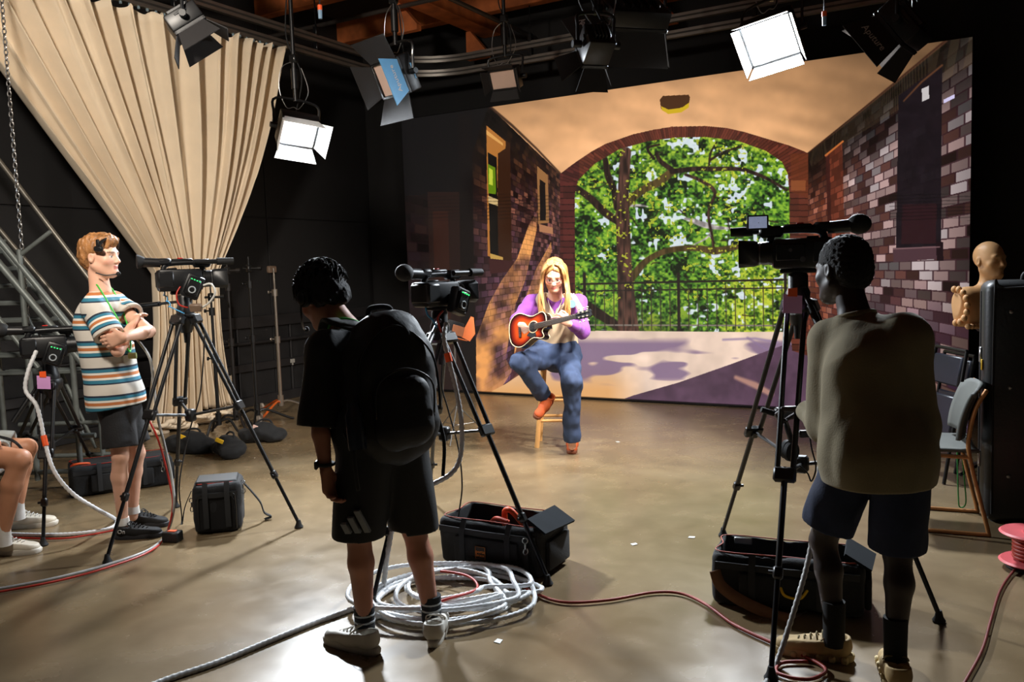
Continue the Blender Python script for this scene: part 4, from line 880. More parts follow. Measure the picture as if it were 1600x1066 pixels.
# ---------------------------------------------------------------- person with backpack, seen from behind
def backpacker():
    d0 = 3.37
    J = dict(head=at(503,466,3.50), hf=FW*.5-RT*.62-UP*.5, hu=UP*.85+FW*.25-RT*.3, bf=FW*.82-RT*.5, neck=at(540,508,3.45), chest=at(575,570,3.42), pelvis=at(598,665,d0),
             lsh=at(508,548,3.32), lel=at(499,655,3.28), lwr=at(509,733,3.24), rsh=at(638,545,3.55), rel=at(664,630,3.72), rwr=at(668,580,3.95),
             lhip=at(572,690,3.33), rhip=at(626,688,3.43), lkn=at(560,832,3.32), rkn=at(647,826,3.45), lan=at(570,975,3.36), ran=at(674,957,3.46))
    J['ltoe'] = gp(522,1003); J['rtoe'] = gp(688,975); J['calf'] = -FW*.8+RT*.3
    J['lhand'] = (A(0,0,-1)+RT*.12-FW*.05, RT*.8-FW*.3, FW*.6-RT*.3, 38); J['rhand'] = (FW*.6-RT*.3+UP*.1, -UP, -RT, 60)
    t = thing('person', gp(625,1005), 'person in black T-shirt and shorts wearing a backpack, seen from behind', 'person')
    m, col = body(J, (176,120,96), (30,24,22), (150,90,80), 1.0, .0052, .9, .94); mk('body', m, SKIN, t, 180, {'Col': col})
    bfw = nrm(J['bf']); TS = mat('black_tshirt', (17,19,23), .85, 0, .2, 10, .1, 120, sheen=.1)
    b0 = J['pelvis']; pr = [(J['chest'], b0-UP*.02, .165, .165, .05, (bfw, .76)), (J['chest']+UP*.03, J['neck']-UP*.05, .15, .07, .05, (bfw, .8)), (J['lsh'], J['rsh'], .072, .072, .05), (b0, b0-UP*.08, .165, .168, .04, (bfw, .8))]; se = {}
    for q, f in (('l', .30), ('r', .22)):
        ax = nrm(J[q+'el']-J[q+'sh']); e = J[q+'sh']+ax*f; se[q] = (e, ax); pr.append((J[q+'sh'], e+ax*.06, .072, .083, .035))
    cuts = [(b0-UP*.06, -UP)]+[(se[q][0], se[q][1], *near(se[q][0]+se[q][1]*.06, .115)) for q in 'lr']+[(J['neck']-UP*.0, UP+bfw*.3, *near(J['neck']+UP*.06, .12))]
    shell('t_shirt', J, pr, cuts, TS, t, .0055, [(.009, (8,8,5), 14), (.003, (24,24,12), 15)], [(se[q][0]-se[q][1]*.05, se[q][0]+se[q][1]*.1, .058, .066) for q in 'lr'])
    SH = mat('black_sport_shorts', (20,22,25), .75, 0, .2, 10, .1, 120)
    pr = [(J['lhip']+UP*.05, J['rhip']+UP*.05, .135, .135, .05, (bfw, .9))]; cu = []; ho = []; ends = {}
    for q, L in (('l', .385), ('r', .385)):
        ax = nrm(J[q+'kn']-J[q+'hip']); e = J[q+'hip']+ax*L; ends[q] = (e, ax); pr.append((J[q+'hip'], e+ax*.06, .118, .104, .03)); cu.append((e, UP*-.8+ax*.3, *near(e+ax*.07, .15))); ho.append((e-ax*.05, e+ax*.1, .083, .088))
    so = shell('shorts', J, pr, cu, SH, t, .006, [(.010, (9,9,4), 18)], ho)
    LG = mat('grey_emblem', (150,156,160), .6); e, ax = ends['l']
    for i in range(3):       # three slanted bars on the left leg, lying on the fabric
        c0 = at(545+15*i, 833-1*i, 3.19+.006*i); ln = (.042, .066, .094)[i]
        d = nrm(UP*.9-RT*.42); p = MB(); p.prism([(-.011,0), (.011,0), (.011,ln), (-.011,ln)], c0, RT, d, .03); mk('emblem_bar', p, LG, so)
    hp = J['head']; B = basis(J['hf'], J['hu']); P = lambda x, y, z: hp+B @ A(x, y, z)
    s = SD(hp-.2, hp+.2, .0045); s.ell(P(0,-.02,.045), A(.094,.112,.098), B, .02); s.ell(P(0,-.065,-.01), A(.08,.06,.075), B, .03); s.cut(P(0,.09,.02), B @ A(0,1,-.3)); s.ell(P(0,.1,-.04), A(.11,.08,.09), B, .015, 's')
    s.cut(P(0,-.05,-.075), B @ A(0,.1,-1))
    for g in (-1, 1): s.ell(P(g*.095,.005,-.012), A(.03,.024,.032), B, .01, 's')
    s.disp(.016, (34,34,24), 23); s.disp(.006, (90,90,60), 25)
    V, Q = s.mesh(1); hc = np.array(lin((26,24,25)))*(1+.5*vnoise((V-hp)*60, 7))[:, None]; ho_ = mk('hair', (V, Q), mat_attr('hair_gloss', rough=.75, bump=.3, bscale=120, spec=.25), t, 180, {'Col': hc})
    rs = np.random.RandomState(4); m = MB()
    for i in range(170):
        a, b = rs.uniform(0, 6.28), rs.uniform(.05, 1.45); n = A(math.sin(b)*math.cos(a), math.sin(b)*math.sin(a)-.25, math.cos(b)); n = nrm(n); st = P(*(A(.09,.108,.095)*n+A(0,-.02,.045))); tn = nrm(np.cross(n, A(rs.uniform(-1,1), rs.uniform(-1,1), .4))); m.tube([st, st+B @ (n*.016+tn*.022), st+B @ (n*.014+tn*.055-A(0,0,.012))], [.008, .006, .001], 5)
    mk('tufts', m, mat('dark_hair', (26,24,25), .75, spec=.25), ho_, 180)
    headset(t, hp, B, -1)
    nb = J['neck']; strip('lanyard', [nb+RT*.075-FW*.0-UP*.02, nb+RT*.055-FW*.045+UP*.015, nb-FW*.066+UP*.03, nb-RT*.05-FW*.05+UP*.01, nb-RT*.075-UP*.03], .006, mat('green_lanyard', (60,180,60), .6), t)
    wr = J['lwr']; p = MB(); p.torus(wr+UP*.02, .031, .008, UP, 24, 8); wt = mk('watch', p, BLACKR, t); p = MB(); p.box(wr+UP*.02-RT*.032-FW*.014, (.014,.034,.034), basis(FW, UP), .005); mk('watch_case', p, BLACKP, wt)
    SB = mat('dark_sock', (24,28,34), .9); ST = mat('sock_stripe', (190,196,200), .9)
    for q in 'lr':
        a = J[q+'an']; p = MB(); p.lathe([(.040,-.06), (.042,-.01), (.042,.03), (.044,.075)], a, UP, 20); k = mk('sock', p, SB, t)
        for z in (.0, .028): p = MB(); p.lathe([(.0415,z-.004), (.0437,z-.003), (.0437,z+.004), (.0415,z+.005)], a+UP*.015, UP, 20); mk('sock_stripe', p, ST, k)
    WU = mat('grey_white_leather', (196,192,182), .55, 0, .06); WSo = mat('off_white_sole', (206,200,188), .6)
    shoe(t, gp(592,1024), gp(520,1004), WU, WSo, .285, hi=.09, lace=WSo); shoe(t, gp(676,1014), gp(690,968), WU, WSo, .285, hi=.09, lace=WSo)
    # backpack
    bc = at(612,605,3.28); f = -bfw; R = basis(bfw, UP); u = nrm(UP*.97+bfw*.2); b = thing('backpack', bc-u*.27, 'black backpack on the person in the black T-shirt', 'backpack')
    R = np.stack([nrm(np.cross(bfw, u)), bfw, u], 1); s = SD(bc-.42, bc+.42, .007); Q3 = lambda x, y, z: bc+R @ A(x, y, z)
    BP = mat('black_nylon', (19,21,25), .6, 0, .2, 8, .12, 60)
    for z0, z1, r0, r1 in ((-.15, .1, .145, .145), (.1, .18, .145, .115)): s.rc(Q3(-.03,0,z0), Q3(-.03,0,z1), r0, r1, .06, (bfw, .62)); s.rc(Q3(.04,0,z0), Q3(.04,0,z1), r0, r1, .06, (bfw, .62))
    s.cut(Q3(0,.07,0), bfw); s.disp(.014, (9,9,5), 31); s.disp(.006, (24,24,14), 32); mk('main_pouch', s.mesh(1), BP, b, 180)
    s = SD(bc-.42, bc+.42, .007); s.rc(Q3(-.04,-.085,-.15), Q3(-.04,-.085,-.03), .085, .08, .03, (bfw, .5)); s.rc(Q3(.04,-.085,-.15), Q3(.04,-.085,-.03), .085, .08, .03, (bfw, .5)); s.disp(.009, (10,10,6), 33); pk = mk('front_pocket', s.mesh(1), BP, b, 180)
    strip('zip', [Q3(-.12,-.105,-.1), Q3(-.11,-.135,.03), Q3(0,-.14,.085), Q3(.11,-.135,.03), Q3(.12,-.105,-.1)], .004, BLACKM, pk)
    strip('zip', [Q3(-.16,-.06,-.1), Q3(-.15,-.085,.13), Q3(0,-.085,.25), Q3(.15,-.085,.13), Q3(.17,-.06,-.1)], .005, BLACKM, b)
    strip('grab_handle', [Q3(-.05,.03,.27), Q3(-.04,.02,.315), Q3(.04,.02,.315), Q3(.05,.03,.27)], .011, BLACKF, b)
    for g in (-1, 1):
        sh = J['lsh'] if g < 0 else J['rsh']; top = sh*.62+J['neck']*.38
        p = MB(); p.ribbon(smooth_path([Q3(g*.08,.05,.24), top+UP*.075-bfw*.05, top+UP*.07+bfw*.06, sh*.8+J['chest']*.2+bfw*.15-UP*.05, Q3(g*.17,.16,-.08), Q3(g*.16,.04,-.2)], 6), R[:,0], .06, .014); mk('shoulder_strap', p, BLACKF, b, 180)
        strip('side_strap', [Q3(g*.17,-.02,-.12), Q3(g*.19,-.01,-.24), Q3(g*.18,.02,-.38)], .008, BLACKF, b)
    p = MB(); bo = Q3(-.19,-.06,-.13); p.lathe([(0,0), (.034,0), (.035,.01), (.035,.13), (.024,.15), (.022,.175), (0,.176)], bo-u*.08, u, 20, False); o = mk('water_bottle', p, mat('smoky_bottle', (44,50,62), .25, 0, .1), None); tag(o, 'dark water bottle in the side pocket of the black backpack', 'bottle')
backpacker()

# ---------------------------------------------------------------- camera operator in the sweatshirt
def operator():
    J = dict(head=at(1316,424,3.16), hf=FW*.9-RT*.42-UP*.1, hu=UP*.95+FW*.2, bf=FW*.8-RT*.5, neck=at(1336,488,3.10), chest=at(1360,585,3.03), pelvis=at(1372,690,2.97),
             lsh=at(1298,535,3.16), lel=at(1293,665,3.14), lwr=at(1258,640,3.38), rsh=at(1412,528,2.97), rel=at(1432,660,2.99), rwr=at(1380,650,3.24),
             lhip=at(1330,715,3.05), rhip=at(1408,720,2.93), lkn=at(1286,845,3.14), rkn=at(1402,862,2.96), lan=at(1303,984,3.08), ran=at(1399,1012,2.92))
    J['ltoe'] = gp(1243,1022); J['rtoe'] = gp(1378,1016); J['calf'] = -FW*.8+RT*.3
    J['lhand'] = (-RT*.75+FW*.6-UP*.05, -UP*.6-RT*.2, FW*.5+UP*.4, 62); J['rhand'] = (FW-RT*.3, -UP, -RT, 50)
    t = thing('person', gp(1360,1045), 'camera operator in olive sweatshirt and navy shorts, seen from behind', 'person')
    m, col = body(J, (42,28,24), (18,14,13), (56,36,34), 1.0, .005, .95, .9); mk('body', m, SKIN, t, 180, {'Col': col})
    bfw = nrm(J['bf']); SW = mat('olive_fleece', (132,121,92), .9, 0, .08, 8, .15, 160, sheen=.1); b0 = J['pelvis']
    pr = [(J['chest'], b0-UP*.04, .180, .205, .05, (bfw, .86)), (J['chest']+UP*.05, J['neck']-UP*.06, .168, .085, .06, (bfw, .8)), (J['lsh'], J['rsh'], .083, .083, .06), (b0-UP*.04, b0-UP*.16, .207, .198, .04, (bfw, .9))]
    for q in 'lr': pr += [(J[q+'sh'], J[q+'el'], .085, .078, .035), (J[q+'el'], J[q+'el']*.15+J[q+'wr']*.85, .074, .046, .03)]
    cuts = [(b0-UP*.145, -UP), (J['neck']-UP*.002, UP+bfw*.25, *near(J['neck']+UP*.07, .12)), (J['lel']*.08+J['lwr']*.92, J['lwr']-J['lel'], *near(J['lwr'], .05))]
    sw = shell('sweatshirt', J, pr, cuts, SW, t, .006, [(.012, (7,7,5), 44), (.005, (20,20,9), 45)], [(J['neck']-UP*.05, J['neck']+UP*.1, .062, .066)])
    p = MB(); nk = J['neck']; n_ = nrm(UP+bfw*.25); p.torus(nk-UP*.012, .066, .011, n_, 30, 8); mk('rib_collar', p, SW, sw, 180)
    SH = mat('navy_cotton', (30,40,66), .85, 0, .15, 12, .15, 120); pr = [(J['lhip']+UP*.02, J['rhip']+UP*.02, .11, .11, .05, (bfw, .9))]; cu = []; ho = []
    for q, L in (('l', .29), ('r', .33)):
        ax = nrm(J[q+'kn']-J[q+'hip']); e = J[q+'hip']+ax*L; pr.append((J[q+'hip'], e+ax*.06, .100, .094, .018)); cu.append((e, ax, *near(e+ax*.08, .13))); ho.append((e-ax*.05, e+ax*.1, .072, .078))
    shell('shorts', J, pr, cu, SH, t, .006, [(.010, (9,9,5), 48), (.004, (24,24,14), 49)], ho)
    hp = J['head']; B = basis(J['hf'], J['hu']); P = lambda x, y, z: hp+B @ A(x, y, z)
    s = SD(hp-.18, hp+.2, .0045); s.ell(P(0,-.016,.042), A(.083,.104,.094), B, .02); s.ell(P(0,-.06,-.01), A(.076,.054,.07), B, .03); s.cut(P(0,.088,.03), B @ A(0,1,-.3)); s.cut(P(0,-.05,-.085), B @ A(0,.3,-1)); s.ell(P(0,.108,-.045), A(.11,.08,.09), B, .015, 's')
    for g in (-1, 1): s.ell(P(g*.09,.008,-.012), A(.03,.026,.034), B, .01, 's')
    s.disp(.004, (120,120,120), 53); mk('hair', s.mesh(0), mat('short_black_hair', (14,12,12), .8, 0, .3, 60, .5, 200), t, 180)
    BS = mat('black_sock', (14,14,16), .9)
    for q in 'lr': p = MB(); p.lathe([(.040,-.06), (.0395,.0), (.042,.10), (.041,.112)], J[q+'an'], UP, 20); mk('sock', p, BS, t)
    TU = mat('tan_suede', (168,142,96), .75, 0, .15, 20, .1, 90); TS = mat('cream_lug_sole', (196,176,130), .7)
    for q, hl, tt in (('l', gp(1334,1034), gp(1240,1020)), ('r', gp(1408,1090), gp(1380,1012))):
        o = shoe(t, hl, tt, TU, TS, .29, hi=.088, lace=mat('olive_lace', (110,96,60), .8)); d = nrm(tt-hl); r = np.cross(d, UP)
        p = MB()
        for i in range(6): p.box(hl+d*(.03+.046*i)+UP*.012, (.026, .098, .024), np.stack([d, r, UP], 1), .006)
        mk('lug', p, TS, o)
operator()

# ---------------------------------------------------------------- guitarist
def guitarist():
    J = dict(head=at(866,431,6.84), hf=-FW*.88-RT*.12-UP*.42, hu=UP*.92-FW*.4, bf=-FW*.97-RT*.12, neck=at(868,466,6.95), chest=at(868,500,7.02), pelvis=at(870,552,7.08),
             rsh=at(831,474,7.0), rel=at(809,500,6.86), rwr=at(814,508,6.64), lsh=at(903,474,6.97), lel=at(910,517,6.80), lwr=at(887,505,6.54),
             rhip=at(852,556,7.02), lhip=at(887,556,7.02), rkn=at(813,567,6.64), lkn=at(894,597,6.66), ran=at(850,620,6.86), lan=at(894,690,6.76))
    J['rtoe'] = at(841,644,6.74); J['ltoe'] = gp(893,713); J['calf'] = FW
    J['rhand'] = (at(828,522,6.56)-J['rwr'], FW*.8+RT*.4, RT*.3+UP*.9-FW*.1, 34); J['lhand'] = (at(876,495,6.44)-J['lwr'], FW*.9-RT*.2, -RT*.2+UP*.9, 62)
    t = thing('person', gp(880,705), 'long-haired guitarist in purple shirt and jeans sitting on a stool', 'person')
    m, col = body(J, (232,178,152), (150,108,70), (196,112,104), 1.04, .0052, .95, .95)
    V = m[0]; B = basis(J['hf'], J['hu']); L = (V-J['head']) @ B/1.04; g_ = (np.abs(L[:,0]) < .05) & (L[:,2] < -.04) & (L[:,1] > .03) & (np.linalg.norm(L, axis=1) < .15) & ~((L[:,2] > -.07) & (L[:,2] < -.05) & (np.abs(L[:,0]) < .02)); col[g_] = col[g_]*.72+np.array(lin((150,96,60)))*.28
    mk('body', m, SKIN, t, 180, {'Col': col})
    bfw = nrm(J['bf']); PU = mat('purple_cotton', (128,62,150), .8, 0, .12, 14, .15, 140, sheen=.1); b0 = J['pelvis']
    pr = [(J['chest'], b0-UP*.0, .155, .165, .05, (bfw, .76)), (J['chest']+UP*.03, J['neck']-UP*.06, .15, .075, .06, (bfw, .8)), (J['lsh'], J['rsh'], .075, .075, .06)]
    for q in 'lr': pr += [(J[q+'sh'], J[q+'el'], .070, .058, .03), (J[q+'el'], J[q+'el']*.15+J[q+'wr']*.85, .056, .040, .03)]
    cuts = [(b0-UP*.05, -UP), (J['neck']-UP*.01, UP-bfw*.5, *near(J['neck']+UP*.05, .12))]+[(J[q+'el']*.1+J[q+'wr']*.9, J[q+'wr']-J[q+'el'], *near(J[q+'wr'], .06)) for q in 'lr']
    sh = shell('shirt', J, pr, cuts, PU, t, .0058, [(.010, (10,10,6), 64), (.006, (24,24,14), 65)])
    # vest: thicker torso shell, open in front, no sleeves
    VE = mat('beige_vest', (196,172,140), .8, 0, .08, 10, .1, 120); r_ = nrm(np.cross(bfw, UP)); s = SD(*bounds([b0-UP*.1, J['neck'], J['lsh'], J['rsh']], .24), .006)
    for a, b, ra, rb in ((J['chest'], b0+UP*.02, .172, .186), (J['chest']+UP*.05, J['neck']-UP*.07, .168, .09)): s.rc(a, b, ra, rb, .05, (bfw, .80))
    s.rc(J['lsh']*.8+J['rsh']*.2, J['rsh']*.8+J['lsh']*.2, .086, .086, .05); s.cut(b0-UP*.08, -UP+bfw*.0); s.disp(.006, (9,9,6), 66)
    for q in 'lr': e = J[q+'sh']; o_ = nrm(e-J['chest']*[1,1,0]-e*[0,0,1]); s.rc(e+o_*.02+UP*.05, e+o_*.02-UP*.16, .07, .075, .01, None, 's')
    s.rc(J['neck']+bfw*.15+UP*.12, b0+bfw*.25-UP*.05, .085, .06, .01, None, 's'); s.rc(J['neck']+UP*.1, J['neck']-UP*.02, .075, .085, .01, None, 's')
    mk('vest', s.mesh(1), VE, t, 180)
    JE = mat('blue_denim', (46,61,90), .85, 0, .35, 7, .25, 260); pr = [(J['lhip']+UP*.04, J['rhip']+UP*.04, .12, .12, .05), (b0+UP*.02, b0-UP*.02, .155, .15, .05, (bfw, .85))]; cu = []
    for q in 'lr': pr += [(J[q+'hip'], J[q+'kn'], .108, .080, .04), (J[q+'kn'], J[q+'an']+(J[q+'an']-J[q+'kn'])*.05, .078, .066, .03)]; cu.append((J[q+'an']+nrm(J[q+'kn']-J[q+'an'])*.01, J[q+'an']-J[q+'kn'], *near(J[q+'an'], .12)))
    shell('jeans', J, pr, cu, JE, t, .006, [(.012, (9,9,7), 68), (.008, (26,26,18), 69)])
    p = MB(); p.torus(b0+UP*.03, .148, .014, UP, 30, 8); mk('belt', p, BLACKR, t)
    SU = mat('rust_suede', (170,72,20), .75, 0, .15, 20, .1, 90); SS = mat('dark_rust_sole', (110,56,28), .8)
    shoe(t, gp(895,698), gp(893,717), SU, SS, .31, 'boot', hi=.13, lace=SU, ankle=1)
    dd = nrm(at(841,642,6.70)-at(853,618,6.88)); shoe(t, at(856,622,6.92)-UP*.05, at(840,645,6.70)-UP*.02, SU, SS, .27, 'boot', hi=.13, lace=SU, nrmup=nrm(UP*.75-FW*.45+RT*.35))
    # hair: long tapering locks
    hp = J['head']; P = lambda x, y, z: hp+B @ (A(x, y, z)*1.04); rs = np.random.RandomState(9)
    s = SD(hp-.2, hp+.2, .0045); s.ell(P(0,-.02,.046), A(.086,.108,.092)*1.04, B, .02); s.ell(P(0,-.05,-.03), A(.082,.06,.09)*1.04, B, .03); s.ell(P(0,.105,-.015), A(.066,.08,.105), B, .012, 's'); s.disp(.004, (70,70,14), 71)
    V, Q = s.mesh(1); hcol = lambda V, k=7: np.array(lin((176,128,74)))*(1+.45*vnoise((V-hp)*np.array([60,60,9]), k))[:, None]
    hm = mat_attr('hair_long', rough=.42, bump=.2, bscale=160); h0 = mk('hair', (V, Q), hm, t, 180, {'Col': hcol(V)})
    m = MB()
    for i in range(150):
        g = -1 if i % 2 else 1; a = rs.uniform(-.9, 1.0); x0 = g*rs.uniform(.006, .05); y0 = .05*math.sin(a)+.02; st = P(x0, y0, .135-.3*abs(x0)-.1*max(0, y0))
        yy = rs.uniform(-.07, .075); xs = rs.uniform(.078, .095)
        p1 = P(g*(xs-.012), yy*.9+.01, .075); p2 = P(g*(xs+.006), yy, -.02); e = rs.uniform(.0, 1)
        p3 = hp+r_*0+B[:,0]*g*(xs+.012+.02*e)+bfw*(yy*.8+.055)-UP*(.15+.03*e); p4 = hp+B[:,0]*g*(xs-.01+.045*e)+bfw*(.07+.045*rs.rand())-UP*(.25+.13*rs.rand())
        m.tube(smooth_path([st, p1, p2, p3, p4], 4), np.interp(np.linspace(0, 1, 17), [0, .3, .8, 1], [.006, .0085, .007, .0015]), 5)
    V = m.arr(); mk('locks', m, hm, h0, 180, {'Col': hcol(V, 8)})
    gl = MB()
    for g in (-1, 1): gl.tube([P(g*.033+.021*math.cos(a), .098-.012*abs(math.cos(a)), .001+.017*math.sin(a)) for a in np.linspace(0, 2*math.pi, 18, False)], .0022, 6, True); gl.tube([P(g*.054,.088,.006), P(g*.074,.04,.006), P(g*.08,.0,.002)], .002, 6)
    gl.tube([P(-.012,.1,.004), P(0,.106,.008), P(.012,.1,.004)], .002, 6); mk('glasses', gl, mat('red_wire', (110,40,44), .35, .4), t, 180)
    nk = J['neck']; strip('necklace', [nk+r_*.06+UP*.02, nk+r_*.045+bfw*.09-UP*.05, nk+bfw*.13-UP*.13, nk-r_*.045+bfw*.09-UP*.05, nk-r_*.06+UP*.02], .004, mat('ivory_beads', (220,196,170), .5), t)
    # guitar
    gc = at(831,514,6.60); GS_ = .80; gx = nrm(RT*.78+UP*.21-FW*.58); gn = nrm(-FW*.8+UP*.25-RT*.5); gn = nrm(gn-gx*(gn @ gx)); gy = np.cross(gn, gx)
    G = lambda x, y, z=0: gc+(gx*x+gy*y+gn*z)*GS_
    g = thing('guitar', G(0,0), 'sunburst acoustic guitar with a cutaway, played by the seated guitarist', 'guitar')
    half = [(-.245,0), (-.24,.07), (-.215,.125), (-.16,.162), (-.10,.168), (-.04,.145), (.01,.118), (.06,.108), (.11,.118), (.155,.128), (.19,.118), (.212,.08), (.215,.03)]
    low = [(.215,-.03), (.19,-.03), (.165,-.05), (.16,-.075), (.175,-.105), (.165,-.125), (.13,-.128), (.09,-.115), (.05,-.108), (.01,-.118), (-.04,-.145), (-.10,-.168), (-.16,-.162), (-.215,-.125), (-.24,-.07)]
    ol = smooth_path(np.array([(x, y, 0) for x, y in half+low]), 3, True)[:, :2]; n = len(ol)
    fr = [0, .3, .55, .78, .92, 1.0]; cc0 = np.array([-.03, 0]); V = []; F = []; C_ = []
    ramp = lambda f: np.array([np.interp(f, [0,.45,.7,.88,1], [lin(c)[k] for c in ((232,112,40),(220,86,28),(160,40,18),(50,14,10),(16,8,8))]) for k in range(3)])
    for f in fr[1:]:
        for q in ol: pt = cc0+(q-cc0)*f; V.append(G(pt[0], pt[1], .048)); C_.append(ramp(f))
    V.append(G(cc0[0], 0, .048)); C_.append(ramp(0)); ce = len(V)-1; R_ = len(fr)-1
    F += [(ce, i, (i+1) % n) for i in range(n)]
    for r in range(R_-1): F += [(r*n+i, (r+1)*n+i, (r+1)*n+(i+1) % n, r*n+(i+1) % n) for i in range(n)]
    b1 = len(V)
    for q in ol: V.append(G(q[0], q[1], -.048)); C_.append(np.array(lin((20,10,9))))
    o0 = (R_-1)*n; F += [(o0+i, b1+i, b1+(i+1) % n, o0+(i+1) % n) for i in range(n)]; F.append(tuple(b1+i for i in range(n))[::-1])
    gm = mat_attr('sunburst_lacquer', rough=.22); bo = mk('sound_box', (np.array(V), F), gm, g, 30, {'Col': np.array(C_)})
    p = MB(); p.tube([G(q[0], q[1], .048) for q in ol], .0035, 6, True); p.tube([G(q[0], q[1], -.046) for q in ol], .003, 6, True); mk('binding', p, mat('ivory_binding', (226,206,164), .4), bo, 180)
    p = MB(); p.lathe([(0,.0), (.04,.0), (.04,.002), (0,.002)], G(.055,0,.0485), gn, 28, False); so = mk('sound_hole', p, mat('dark_hole', (18,10,8), .8), bo)
    p = MB(); p.torus(G(.055,0,.0495), .046, .0035, gn, 32, 6); mk('rosette', p, mat('ivory_binding', (226,206,164), .4), so)
    p = MB(); p.prism(np.array([(.0,-.045), (.075,-.06), (.085,-.09), (.03,-.105), (-.03,-.07)])*GS_, G(0,0,.0495), gx, gy, .002); mk('pickguard', p, BLACKP, bo)
    p = MB(); p.box(G(-.11,0,.052), (.024,.12,.01), np.stack([gx, gy, gn], 1), .003); mk('bridge', p, mat('rosewood', (52,28,20), .5), bo)
    NK = mat('mahogany_neck', (96,52,30), .4); p = MB(); p.loft([np.array([G(x, hw*math.cos(a), .050-.022*math.sin(a)*(math.sin(a) > 0)+.004*(math.sin(a) <= 0)) for a in np.linspace(0, 2*math.pi, 12, False)]) for x, hw in ((.12,.03), (.30,.027), (.56,.022))]); mk('neck', p, NK, g)
    p = MB(); p.loft([np.array([G(x,-hw,.053), G(x,hw,.053), G(x,hw,.059), G(x,-hw,.059)]) for x, hw in ((.075,.029), (.56,.0225))]); fb_ = mk('fretboard', p, mat('pale_worn_fretboard', (120,104,92), .45), g)
    p = MB()
    for k in range(14): x = .56-.475*(1-2**(-k/12))*1.05-.0; p.box(G(x,0,.0595), (.002,.04,.002), np.stack([gx, gy, gn], 1))
    mk('frets', p, GREYM, fb_)
    p = MB(); p.prism(np.array([(.56,-.024), (.58,-.034), (.72,-.038), (.735,-.02), (.728,.0), (.735,.02), (.72,.038), (.58,.034), (.56,.024)])*GS_, G(0,0,.046), gx, gy, .014); hs = mk('headstock', p, BLACKP, g)
    for k in range(3):
        for sg in (-1, 1):
            x = .60+.045*k; p = MB(); p.cyl(G(x, sg*.022, .052), G(x, sg*.022, .068), .006, n=10); p.cyl(G(x, sg*.03, .046), G(x, sg*.058, .046), .004, n=8); p.ell(G(x, sg*.064, .046), (.010,.010,.006), None, 10, 6); mk('tuning_peg', p, mat('pearl_peg', (206,196,176), .3, .4), hs)
    for k in range(6): y = (k-2.5)*.0085; p = MB(); p.tube([G(-.11, y*1.15, .06), G(.56, y*.8, .0635), G(.6+.045*(k % 3), (-1 if k < 3 else 1)*.02, .062)], .0012, 5); mk('string', p, GREYM, g)
    ST = mat('woven_strap', (190,150,160), .8, 0, .5, 90)
    sp = smooth_path([G(.2,.06,-.03), at(905,492,6.72), at(899,470,6.80), at(893,462,6.93), J['neck']-r_*.13+FW*.12+UP*.0, J['chest']+FW*.19-UP*.05, at(826,520,7.0), at(806,530,6.72), G(-.25,0,0)], 6)
    p = MB(); p.ribbon(sp, RT*.8+UP*.3, .05, .004); mk('strap', p, ST, g, 180, label='patterned woven shoulder strap')
    p = MB(); p.cyl(at(894,475,6.76), at(894,475,6.745), .03, n=20); tag(mk('badge', p, mat('blue_badge', (110,170,210), .3), None), 'round blue badge on the guitarist strap', 'badge')
    # stool
    WO = mat('pale_pine', (214,160,96), .5, 0, .12, 7); sc_ = gp(868,694); sH = 0.70; s_ = thing('bar_stool', sc_, 'pale wooden bar stool under the guitarist', 'stool')
    p = MB(); p.lathe([(0,0), (.15,0), (.165,.01), (.168,.022), (.16,.034), (0,.034)], sc_+UP*(sH-.034), UP, 32, False); mk('seat', p, WO, s_)
    ft = []
    for k in range(4):
        a = math.radians(38+90*k); d = RT*math.cos(a)+FW*math.sin(a); p = MB(); a0, a1 = sc_+d*.21, sc_+d*.115+UP*(sH-.03); p.cyl(a0, a1, .021, .019, 12); mk('leg', p, WO, s_); ft.append((a0, a1))
    for k in range(4):
        for f in ((.28, .52) if k % 2 else (.34, .6)):
            a, b = ft[k], ft[(k+1) % 4]; p = MB(); p.cyl(a[0]+(a[1]-a[0])*f, b[0]+(b[1]-b[0])*f, .0125, n=10); mk('rung', p, WO, s_)
guitarist()

